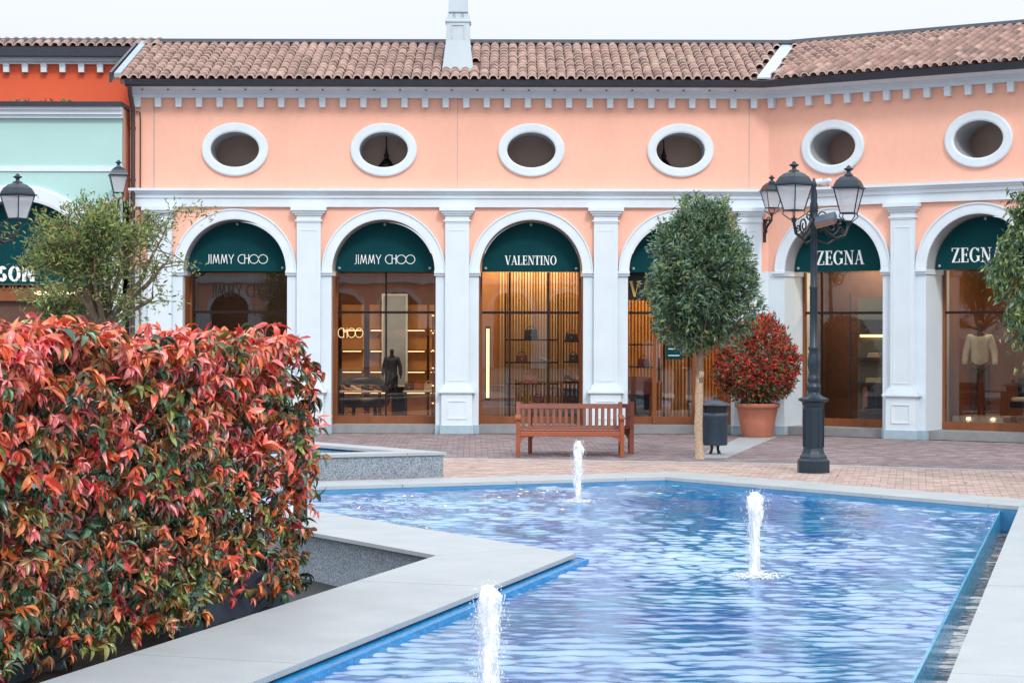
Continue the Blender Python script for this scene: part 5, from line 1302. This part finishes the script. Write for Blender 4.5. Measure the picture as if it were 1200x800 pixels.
# ------------------------------------------------------------------ fountain jets
foam = bpy.data.materials.new('foaming_water'); foam.use_nodes = True; n = foam.node_tree; b = n.nodes['Principled BSDF']
b.inputs['Base Color'].default_value = (.97, .985, 1, 1); b.inputs['Roughness'].default_value = .18; b.inputs['Transmission Weight'].default_value = .0; b.inputs['IOR'].default_value = 1.33
trn = n.nodes.new('ShaderNodeBsdfTranslucent'); trn.inputs[0].default_value = (.95, .97, 1, 1); ms = n.nodes.new('ShaderNodeMixShader'); ms.inputs[0].default_value = .3
tr2 = n.nodes.new('ShaderNodeBsdfTransparent'); ms2 = n.nodes.new('ShaderNodeMixShader')
lw = n.nodes.new('ShaderNodeLayerWeight'); lw.inputs[0].default_value = .35; nzf = n.nodes.new('ShaderNodeTexNoise'); nzf.inputs['Scale'].default_value = 26; tcf = n.nodes.new('ShaderNodeTexCoord')
mpf = n.nodes.new('ShaderNodeMapping'); mpf.inputs['Scale'].default_value = (1, 1, .35); n.links.new(tcf.outputs['Object'], mpf.inputs[0]); n.links.new(mpf.outputs[0], nzf.inputs['Vector'])
mth = n.nodes.new('ShaderNodeMapRange'); mth.inputs[1].default_value = .44; mth.inputs[2].default_value = .62; mth.inputs[3].default_value = 0; mth.inputs[4].default_value = .4; n.links.new(nzf.outputs[0], mth.inputs[0])
n.links.new(b.outputs[0], ms.inputs[1]); n.links.new(trn.outputs[0], ms.inputs[2]); n.links.new(mth.outputs[0], ms2.inputs[0]); n.links.new(ms.outputs[0], ms2.inputs[1]); n.links.new(tr2.outputs[0], ms2.inputs[2]); n.links.new(ms2.outputs[0], n.nodes['Material Output'].inputs[0])
def foam_sheath():
    m = foam.copy(); m.name = 'thin_spray'; 
    for nd in m.node_tree.nodes:
        if nd.type == 'MAP_RANGE': nd.inputs[1].default_value = .36; nd.inputs[2].default_value = .56; nd.inputs[4].default_value = .92
        if nd.type == 'MAPPING': nd.inputs['Scale'].default_value = (1.6, 1.6, .28)
    return m
thin = foam_sheath()
def jet(x, y, h, prof, seed, label, lean=(0, 0), wob=.012):
    t = thing('fountain_jet', (x, y, WZ), 0, label, 'water jet', 'foaming fountain jets in the pool'); rs = random.Random(seed)
    def column(scale_r, nn, sd):
        nr, ns = nn, 22; V_ = []; 
        for i in range(nr + 1):
            f = i / nr; z = f * h; r_ = np.interp(f, [p[0] for p in prof], [p[1] for p in prof]) * scale_r
            cx_ = lean[0] * f ** 2 + wob * noise.noise(Vector((0, sd, z * 9))); cy_ = lean[1] * f ** 2 + wob * noise.noise(Vector((5, sd, z * 9)))
            for k in range(ns):
                a = 2 * PI * k / ns; q_ = Vector((math.cos(a), math.sin(a), 0)); dn = noise.noise(Vector((q_.x * 1.6, q_.y * 1.6 + sd, z * 6))) + .6 * noise.noise(Vector((q_.x * 4, q_.y * 4 + sd, z * 18))) + .35 * noise.noise(Vector((q_.x * 9, q_.y * 9 + sd, z * 40)))
                rr = r_ * .72 * (1 + .34 * dn); V_.append((cx_ + q_.x * rr, cy_ + q_.y * rr, z + (.012 * noise.noise(Vector((q_.x * 3, q_.y * 3, sd))) if i == nr else 0)))
        F_ = [[i * ns + k, i * ns + (k + 1) % ns, (i + 1) * ns + (k + 1) % ns, (i + 1) * ns + k] for i in range(nr) for k in range(ns)] + [list(range(nr * ns, (nr + 1) * ns))]
        q = MB(); q.add(V_, F_, 0, True); return q
    column(.62, 90, seed * 3.1).build('water_core', foam, t)
    column(1.04, 110, seed * 5.7 + 2).build('water_sheath', thin, t); column(1.28, 110, seed * 2.7 + 5).build('water_sheath', thin, t)
    dr = MB(); ico = [(0, 0, 1), (.9, 0, .3), (-.3, .85, .3), (-.5, -.8, .3), (.3, .6, -.8), (.3, -.6, -.8), (-.8, 0, -.6)]
    fi = [(0, 1, 2), (0, 2, 3), (0, 3, 1), (1, 4, 2), (2, 6, 3), (3, 5, 1), (1, 5, 4), (2, 4, 6), (3, 6, 5), (4, 5, 6)]
    for k in range(800):
        f = rs.random(); z = f * h + rs.gauss(0, .01); a = rs.random() * 6.28; r_ = np.interp(f, [p[0] for p in prof], [p[1] for p in prof]) * rs.uniform(.75, 1.7) + abs(rs.gauss(0, .008)); s_ = rs.uniform(.001, .0045)
        c_ = (lean[0] * f * f + math.cos(a) * r_, lean[1] * f * f + math.sin(a) * r_, z + (.03 * rs.random() if f > .93 else 0)); dr.add([(c_[0] + v_[0] * s_, c_[1] + v_[1] * s_, c_[2] + v_[2] * s_ * rs.uniform(1, 2)) for v_ in ico], fi, 0, True)
    for k in range(260):
        a = rs.random() * 6.28; r_ = .03 + abs(rs.gauss(0, .075)); s_ = rs.uniform(.003, .011); c_ = (math.cos(a) * r_, math.sin(a) * r_, abs(rs.gauss(0, .02)) * max(.1, 1 - r_ * 5)); dr.add([(c_[0] + v_[0] * s_ * 1.6, c_[1] + v_[1] * s_ * 1.6, c_[2] + v_[2] * s_ * .6) for v_ in ico], fi, 0, True)
    for k in range(300):
        a = rs.random() * 6.28; r_ = .10 + abs(rs.gauss(0, .10)); s_ = rs.uniform(.003, .008); dr.add([(math.cos(a) * r_ + v_[0] * s_ * 2.4, math.sin(a) * r_ + v_[1] * s_ * 1.6, .008 + v_[2] * s_ * .4) for v_ in ico], fi, 0, True)
    o = dr.build('droplets', foam, t); o['kind'] = 'stuff'
    return t
jet(*JET[0], [(0, .042), (.3, .038), (.5, .055), (.75, .055), (.92, .05), (1, .03)], 2, 'farthest white fountain jet in front of the bench', lean=(.01, 0), wob=.03)
jet(*JET[1], [(0, .13), (.03, .075), (.10, .052), (.45, .042), (.62, .055), (.80, .078), (.93, .075), (1, .028)], 5, 'white fountain jet rising from the middle of the pool at the right')
jet(*JET[2], [(0, .1), (.1, .065), (.5, .058), (.75, .068), (.93, .06), (1, .028)], 9, 'nearest white fountain jet cut off by the bottom of the picture', wob=.02)

# ------------------------------------------------------------------ shop displays
BAGM = {k: mat('leather_' + k, S(*c), .4, .15, 8, 0.08, 60) for k, c in dict(black=(26, 26, 34), oxblood=(110, 28, 34), tan=(176, 104, 56), wine=(96, 24, 34), navy=(40, 52, 92), pink=(196, 92, 120), cream=(214, 196, 164), brown=(96, 62, 42)).items()}
def bag(FRM, s, d, z, w_, h, col, label, group='handbags displayed in the shop windows'):
    t = thing('handbag', fw(FRM, s, d, z), FRM[1], label, 'handbag', group)
    q = MB(); q.add([(-w_ / 2, -.05, 0), (w_ / 2, -.05, 0), (w_ / 2, .05, 0), (-w_ / 2, .05, 0), (-w_ * .44, -.035, h), (w_ * .44, -.035, h), (w_ * .44, .035, h), (-w_ * .44, .035, h)],
                    [(0, 3, 2, 1), (4, 5, 6, 7), (0, 1, 5, 4), (1, 2, 6, 5), (2, 3, 7, 6), (3, 0, 4, 7)]); q.build('body', BAGM[col], t)
    q = MB(); q.prism([(-w_ * .43, 0), (w_ * .43, 0), (w_ * .30, -h * .55), (-w_ * .30, -h * .55)], 0, .01); o = q.build('flap', BAGM[col], t, (0, -.046, h * .99)); o.rotation_euler = (R(82), 0, 0)
    q = MB(); q.tube([(w_ * .3 * math.cos(a), 0, h + w_ * .28 * math.sin(a)) for a in [PI * k / 8 for k in range(9)]], .008, 5); q.build('handle', BAGM[col], t)
    q = MB(); q.box(-.014, .014, -.07, -.06, h * .42, h * .52); q.build('clasp', M['gold'], t)
    return t
def shelf_unit(FRM, s0, s1, d, zs, label, posts=True, mname='dark_frame', dd=.28):
    t = thing('display_shelf', fw(FRM, (s0 + s1) / 2, d, .17), FRM[1], label, 'display shelf', 'display shelves behind the shop glass'); w_ = (s1 - s0) / 2
    for z in zs: q = MB(); q.box(-w_, w_, 0, dd, z - .17 - .032, z - .17); q.build('shelf', M[mname], t)
    if posts:
        for s in (-1, 1): q = MB(); q.box(s * w_ - .012, s * w_ + .012, .0, .024, 0, 2.6); q.build('post', M[mname], t)
    return t
# bay 3: gold slatted wall
FRM, c = bays[2]; sl = MB(); slm = [mat('pale_gold_slat', S(226, 192, 140), .45, .12, 5), mat('bright_gold_slat', S(210, 160, 92), .4, .15, 5)]
x = c - .62
while x < c + 1.0: sl.box(x, x + .03, DEP + 1.38, DEP + 1.44, .17, 3.5, random.choice((0, 0, 1))); x += .058
t = thing('slatted_screen', fw(FM, 0, 0, 0), 0, 'gold vertical slat screen behind the handbag shelves above the bench', 'slatted screen'); t.location = (0, FAC, 0)
o = sl.build('slat', slm, t); o['kind'] = 'stuff'
t = thing('light_column', fw(FM, c - .86, DEP + .7, .3), 0, 'tall warm lit strip in the left of the handbag window', 'light strip'); q = MB(); q.box(-.03, .03, 0, .03, .35, 1.75); q.build('diffuser', strip_m, t); q = MB(); q.box(-.05, .05, .031, .06, .3, 1.8); q.build('mount', M['dark_frame'], t)
shelf_unit(FM, c - .50, c + .56, DEP + .75, (.51, .94, 1.38, 1.84), 'dark shelf unit of four boards in the centre of the handbag window')
shelf_unit(FM, c + .68, c + 1.0, DEP + .75, (.98, 1.39, 1.81), 'short shelf unit at the right of the handbag window')
bag(FM, c + .02, DEP + .85, 1.84, .27, .19, 'black', 'black handbag on the top shelf of the centre unit above the bench')
bag(FM, c - .17, DEP + .85, 1.38, .25, .13, 'oxblood', 'dark red clutch on the second shelf of the centre unit')
bag(FM, c + .01, DEP + .85, .94, .30, .17, 'tan', 'orange tan handbag on the third shelf of the centre unit')
bag(FM, c + .16, DEP + .85, .51, .24, .15, 'wine', 'wine red handbag on the lowest shelf just above the bench back')
bag(FM, c + .84, DEP + .85, 1.81, .26, .14, 'black', 'black handbag on the top shelf at the right of the handbag window')
bag(FM, c + .88, DEP + .85, 1.39, .20, .13, 'black', 'smaller black handbag on the middle right shelf of the handbag window')
t = thing('display_plinth', fw(FM, c + .85, DEP + .7, .17), 0, 'black box plinth at the lower right of the handbag window', 'plinth'); q = MB(); q.box(-.18, .18, 0, .3, 0, .68, ch=.01); q.build('body', M['black_iron'], t)
def shoe(FRM, s, d, z, col, label, rz=0.0, k=1.0, group='shoes displayed in the shop windows'):
    t = thing('shoe', fw(FRM, s, d, z), FRM[1] + rz, label, 'shoe', group)
    q = MB(); q.tube([(-.11, 0, .085), (-.06, 0, .075), (0, 0, .035), (.06, 0, .018), (.12, 0, .012)], [.028, .032, .03, .034, .014], 8); q.build('upper', BAGM[col], t)
    q = MB(); q.tube([(-.11, 0, .075), (-.105, 0, 0)], [.016, .006], 6); q.build('heel', BAGM[col], t); t.scale = (k, k, k); return t
shoe(FM, c + .30, DEP + .85, 1.38, 'cream', 'pale high heeled shoe on the second shelf of the centre unit', .4)
shoe(FM, c + .84, DEP + .85, .98, 'black', 'black high heeled shoe on the lower right shelf of the handbag window', .2, 1.2)
# bay 2
FRM, c = bays[1]
def table(FRM, s, d, w_, dp_, h, label, mname='timber'):
    t = thing('display_table', fw(FRM, s, d, .17), FRM[1], label, 'display table', 'display tables behind the shop glass')
    q = MB(); q.box(-w_ / 2, w_ / 2, 0, dp_, h - .04, h, ch=.008); q.build('table_top', M[mname], t)
    for a in (-1, 1):
        for b_ in (.04, dp_ - .04): q = MB(); q.box(a * (w_ / 2 - .05) - .018, a * (w_ / 2 - .05) + .018, b_ - .018, b_ + .018, 0, h - .04); q.build('leg', M['dark_frame'], t)
    return t
M['marble'] = mat('cream_marble', S(214, 198, 180), .3, .1, 4)
table(FM, c - .55, DEP + .5, .85, .45, .62, 'cream display table with shoes in the left of the brown window', 'marble')
table(FM, c + .62, DEP + .7, .65, .4, .62, 'cream display table in the right of the brown window', 'marble')
for k, (s, col, lb) in enumerate(((-.85, 'tan', 'tan'), (-.65, 'cream', 'cream'), (-.42, 'black', 'black'), (-.2, 'brown', 'brown'))):
    shoe(FM, c + s, DEP + .65, .79, col, lb + ' high heeled shoe on the left display table of the brown window', .3 * k - .4)
for k, (s, col, lb) in enumerate(((.42, 'brown', 'brown'), (.62, 'tan', 'tan'), (.82, 'cream', 'pale'))): bag(FM, c + s, DEP + .85, .79, .2, .14, col, lb + ' bag on the right display table of the brown window')
bag(FM, c - .45, DEP + .25, .31 - .13, .22, .15, 'pink', 'pink handbag on the floor of the brown window')
bag(FM, c - .18, DEP + .25, .31 - .13, .28, .13, 'navy', 'navy blue bag on the floor of the brown window')
bag(FM, c - .75, DEP + .25, .31 - .13, .24, .13, 'black', 'black bag on the floor at the left of the brown window')
t = thing('armchair', fw(FM, c - .55, DEP + 1.6, .17), 0, 'dark rounded armchair deep in the left of the brown window', 'armchair')
q = MB(); q.lathe([(.40, .25), (.44, .32), (.43, .42), (.36, .46)], 20); q.build('seat', BAGM['black'], t)
q = MB(); q.tube([(.42 * math.cos(a), .42 * math.sin(a), .68 + .12 * math.sin(a)) for a in [PI * k / 12 for k in range(13)]], .09, 8); q.build('backrest', BAGM['black'], t)
for k in range(4): a = PI / 4 + k * PI / 2; q = MB(); q.tube([(.3 * math.cos(a), .3 * math.sin(a), .26), (.34 * math.cos(a), .34 * math.sin(a), 0)], .02, 6); q.build('leg', M['dark_frame'], t)
t = thing('sky_reflection_panel', fw(FM, c - .02, DEP + 3.2, .5), 0, 'tall pale mirror panel painting the sky into the brown window', 'reflection'); q = MB(); q.box(-.28, .28, 0, .03, .3, 2.3); q.build('frame', M['white2'], t); q = MB(); q.box(-.24, .24, -.004, 0, .34, 2.26); q.build('glass', mat('painted_sky_reflection', S(190, 205, 214), .15, .1, 2, metal=.4), t)  # pale panel painted to imitate the sky reflection in the shop glass
for k, s in enumerate((-.95, -.35, .42, .95)):
    t = thing('shelf_bay', fw(FM, c + s, DEP + 3.6, .17), 0, ('far left', 'inner left', 'inner right', 'far right')[k] + ' lit wooden shelf bay at the back of the brown window', 'shelf bay', 'lit shelf bays at the back')
    q = MB(); q.box(-.24, .24, 0, .02, 0, 2.4); q.build('back_panel', room_cols['gold'], t)
    for z in (.5, .95, 1.4, 1.85): q = MB(); q.box(-.24, .24, -.25, 0, z, z + .03); q.build('shelf', M['timber'], t); q = MB(); q.box(-.2, .2, -.24, -.23, z - .02, z - .002); q.build('shelf_light', strip_m, t)
# strings of small lamps on the right jamb
t = thing('glowing_studs', fw(FM, c + .93, DEP + .12, .4), 0, 'column of small amber studs inside the right jamb of the brown window', 'lights'); q = MB(); q.box(-.02, .02, 0, .02, 0, 2.0); q.build('rail', M['timber'], t)
for k in range(6): q = MB(); q.lathe([(.02, 0), (.02, .02)], 8, (0, -.02, .15 + k * .35)); q.build('stud', strip_m, t)

# mannequins --------------------------------------------------------
def skin_obj(name, pts, edges, rad, m_, parent, sub=2):
    me = bpy.data.meshes.new(name); me.from_pydata(pts, edges, []); o = bpy.data.objects.new(name, me); COL.objects.link(o); o.parent = parent
    me.materials.append(m_); sk = o.modifiers.new('skin', 'SKIN'); sk.use_smooth_shade = True
    for i, r_ in enumerate(rad): me.skin_vertices[0].data[i].radius = r_ if isinstance(r_, tuple) else (r_, r_)
    me.skin_vertices[0].data[0].use_root = True
    sb = o.modifiers.new('sub', 'SUBSURF'); sb.levels = sub; sb.render_levels = sub; return o
def mannequin(FRM, s, d, z, label, top, legs, head, k=1.0, rz=0, skin=None, coat=False):
    t = thing('mannequin', fw(FRM, s, d, z), FRM[1] + rz, label, 'mannequin', 'dressed mannequins in the shop windows'); t.scale = (k, k, k)
    # body, one surface
    P = [(0, 0, .95), (0, 0, 1.12), (0, -.01, 1.32), (0, 0, 1.46), (0, -.01, 1.54), (0, -.02, 1.63), (0, -.03, 1.74),
         (.17, 0, 1.43), (.25, .02, 1.17), (.27, -.05, .92), (.275, -.07, .82), (-.17, 0, 1.43), (-.25, .02, 1.17), (-.27, -.05, .92), (-.275, -.07, .82),
         (.09, 0, .88), (.11, -.01, .48), (.12, .02, .09), (.13, -.10, .03), (-.09, 0, .88), (-.11, -.01, .48), (-.12, .02, .09), (-.13, -.10, .03)]
    E = [(0, 1), (1, 2), (2, 3), (3, 4), (4, 5), (5, 6), (3, 7), (7, 8), (8, 9), (9, 10), (3, 11), (11, 12), (12, 13), (13, 14), (0, 15), (15, 16), (16, 17), (17, 18), (0, 19), (19, 20), (20, 21), (21, 22)]
    Rr = [(.14, .10), (.12, .09), (.15, .10), (.10, .07), .05, (.07, .085), (.06, .07), .055, .042, .03, (.035, .018), .055, .042, .03, (.035, .018), .085, .055, .035, (.04, .03), .085, .055, .035, (.04, .03)]
    skin_obj('body', P, E, Rr, skin or head, t)
    zt = .88 if not coat else .55
    JP = [(0, 0, zt), (0, 0, 1.12), (0, -.01, 1.33), (0, 0, 1.46), (.17, 0, 1.43), (.255, .02, 1.17), (.275, -.05, .92), (-.17, 0, 1.43), (-.255, .02, 1.17), (-.275, -.05, .92)]
    JE = [(0, 1), (1, 2), (2, 3), (3, 4), (4, 5), (5, 6), (3, 7), (7, 8), (8, 9)]
    skin_obj('jacket', JP, JE, [(.19, .14) if not coat else (.21, .16), (.165, .125), (.185, .13), (.12, .085), .085, .066, .055, .085, .066, .055], top, t)
    TP = [(0, 0, .97), (.09, 0, .86), (.11, -.01, .48), (.12, .01, .08), (-.09, 0, .86), (-.11, -.01, .48), (-.12, .01, .08)]
    skin_obj('trousers', TP, [(0, 1), (1, 2), (2, 3), (0, 4), (4, 5), (5, 6)], [(.16, .12), (.105, .11), .078, .06, (.105, .11), .078, .06], legs, t)
    return t
cm = {k: mat('cloth_' + k, S(*c), .85, .12, 6, .1, 90) for k, c in dict(cream=(220, 204, 170), brown=(84, 58, 46), navy=(28, 42, 68), black=(24, 26, 32), skin=(112, 84, 66)).items()}
mannequin(FW, bays[5][1] - .52, DEP + .6, .40, 'headed mannequin in cream jacket and brown trousers at the right window', cm['cream'], cm['brown'], cm['skin'], 1.05, rz=.25)
mannequin(FM, bays[1][1] + .02, DEP + 1.6, .45, 'small dark coated figure in the middle of the brown window', cm['navy'], cm['black'], cm['black'], .68, coat=True)  # scaled-down dressed figure in place of a vague dark silhouette
FRM, c = bays[5]
t = thing('display_plinth', fw(FW, c - .45, DEP + .3, .17), -TH, 'low cream plinth with two small spotlights under the cream jacket mannequin', 'plinth'); q = MB(); q.box(-.5, .5, 0, .75, .13, .23); q.build('top', M['marble'], t)
for s in (-.18, .30): q = MB(); q.lathe([(.035, 0), (.035, .02)], 10, (s, -.01, .18)); q.build('spotlight', lamp_m, t)
t = thing('armchair', fw(FW, c + .12, DEP + 1.2, .17), -TH, 'dark chair with pale cushion behind the cream jacket mannequin', 'armchair')
q = MB(); q.box(-.28, .28, 0, .5, .38, .50, ch=.02); q.build('seat', cm['black'], t); q = MB(); q.box(-.28, .28, .45, .53, .5, .95, ch=.02); q.build('backrest', cm['black'], t); q = MB(); q.box(-.25, .25, .02, .40, .50, .58, ch=.02); q.build('cushion', cm['cream'], t)
# door next to it
q = MB(); q.box(c + .62, c + .70, DEP - .05, DEP + .03, .31, 3.1, ch=.005); q.build('door_frame', M['timber'], bld, *FW)
# bay 5 shelves
FRM, c = bays[4]; t = shelf_unit(FW, c - .30, c + .58, DEP + .6, (.42, 1.0, 1.50, 1.98, 2.25), 'tall grey shelf unit with folded clothes behind the lamp post', mname='slate', dd=.4)
q = MB(); q.box(-.45, .45, .4, .42, 0, 2.5); q.build('back_panel', mat('sage_back_panel', S(120, 124, 112), .6, .1, 3), t)
q = MB(); q.box(-.38, .38, .34, .39, 1.73, 1.78); q.build('shelf_light', strip_m, t)
for k, (z, col, lb, w_) in enumerate(((1.50, 'cream', 'cream', .26), (1.0, 'cream', 'sand', .34), (1.98, 'brown', 'brown', .3), (.42, 'navy', 'navy', .4))):
    t = thing('folded_clothes', fw(FW, c + .14, DEP + .72, z), -TH, 'stack of %s folded clothes on the grey shelves behind the lamp post' % lb, 'clothes', 'folded clothes on the grey shelves')
    for j in range(3): q = MB(); q.box(-w_ / 2 + .01 * j, w_ / 2 - .008 * j, 0, .2, .032 * j, .032 * j + .028, ch=.006); q.build('garment', cm[col], t)
t = thing('hanging_clothes', fw(FW, c + .14, DEP + .78, .45), -TH, 'navy and pink garments hanging under the shelf behind the lamp post', 'clothes')
for k, (x, col) in enumerate(((-.2, mat('cloth_blush', S(196, 140, 120), .8)), (-.08, cm['navy']), (.03, cm['navy']), (.14, cm['navy']))): q = MB(); q.box(x - .05, x + .055, 0, .05 + .02 * k, 0.03 * (k % 2), .48, ch=.012); q.build('garment', col, t)
# bay 4 slats, door
FRM, c = bays[3]; sl = MB(); x = c - .98
while x < c + 1.0: sl.box(x, x + .03, DEP + 1.9, DEP + 1.96, .17, 3.4, random.choice((0, 1, 1))); x += .07
t = thing('slatted_screen', (0, FAC, 0), 0, 'amber vertical slat screen behind the round tree and shop door', 'slatted screen'); o = sl.build('slat', slm, t); o['kind'] = 'stuff'
t = thing('shop_cabinet', fw(FM, c - .72, DEP + .3, .17), 0, 'reddish wooden cabinet with open base at the left of the shop door', 'cabinet')
q = MB(); q.box(-.24, .24, 0, .35, .56, .92, ch=.008); q.build('drawer_box', mat('red_brown_veneer', S(128, 58, 38), .4, .2, 5), t); q = MB(); q.box(-.24, .24, .3, .33, 0, .56); q.build('back_panel', M['black_iron'], t)
for s in (-.22, .22): q = MB(); q.box(s - .015, s + .015, 0, .03, 0, .56); q.build('leg', M['timber'], t)
bag(FM, c - .62, DEP + .5, 1.30, .24, .15, 'oxblood', 'dark red handbag on the glass shelf left of the shop door')
shelf_unit(FM, c - .92, c - .42, DEP + .45, (1.30, 1.75), 'two small dark shelves left of the shop door', posts=False)
t = thing('shop_door', fw(FM, c - .05, DEP - .10, .17), 0, 'brass framed glass shop door half hidden by the tree trunk', 'door')
q = MB(); q.box(-.42, -.36, 0, .04, 0, 2.15); q.box(.36, .42, 0, .04, 0, 2.15); q.box(-.36, .36, 0, .04, 2.09, 2.15); q.box(-.36, .36, 0, .04, 0, .14); q.build('frame', M['timber'], t)
q = MB(); q.add([(-.36, .02, .14), (.36, .02, .14), (.36, .02, 2.09), (-.36, .02, 2.09)], [(0, 1, 2, 3)]); q.build('pane', M['shopglass'], t)
q = MB(); q.tube([(-.30, -.01, .85), (-.30, -.05, .87), (-.30, -.05, 1.28), (-.30, -.01, 1.30)], .014, 7); q.build('handle', M['black_iron'], t)

# ------------------------------------------------------------------ fallen leaves on the paving and coping
lfm = [hleaf_mesh(v, k) for v, k in ((0, 'bronze'), (2, 'orange'), (2, 'dark'), (1, 'bronze'))]
spt = [(1007, 541), (1048, 556), (984, 557), (890, 549), (1128, 565), (1190, 559), (558, 548), (900, 538), (1140, 548), (660, 533)]
where = ('left of the two near the lamp foot', 'below the striped kerb right of the lamp', 'just right of the lamp foot', 'left of the lamp foot', 'on the tan paving near the right edge', 'at the far right edge of the tan paving',
         'on the tan paving left of the bench', 'beside the light stone band', 'on the dark paving at the right', 'under the bench')
for k, (a, b_) in enumerate(spt):
    x, y = G(a, b_); o = link('fallen_leaf', lfm[k % 4], None, (x, y, .012), k * 1.3); o.scale = (.10, .10, .05); tag(o, 'small brown fallen leaf ' + where[k], 'leaf', 'fallen leaves on the paving')
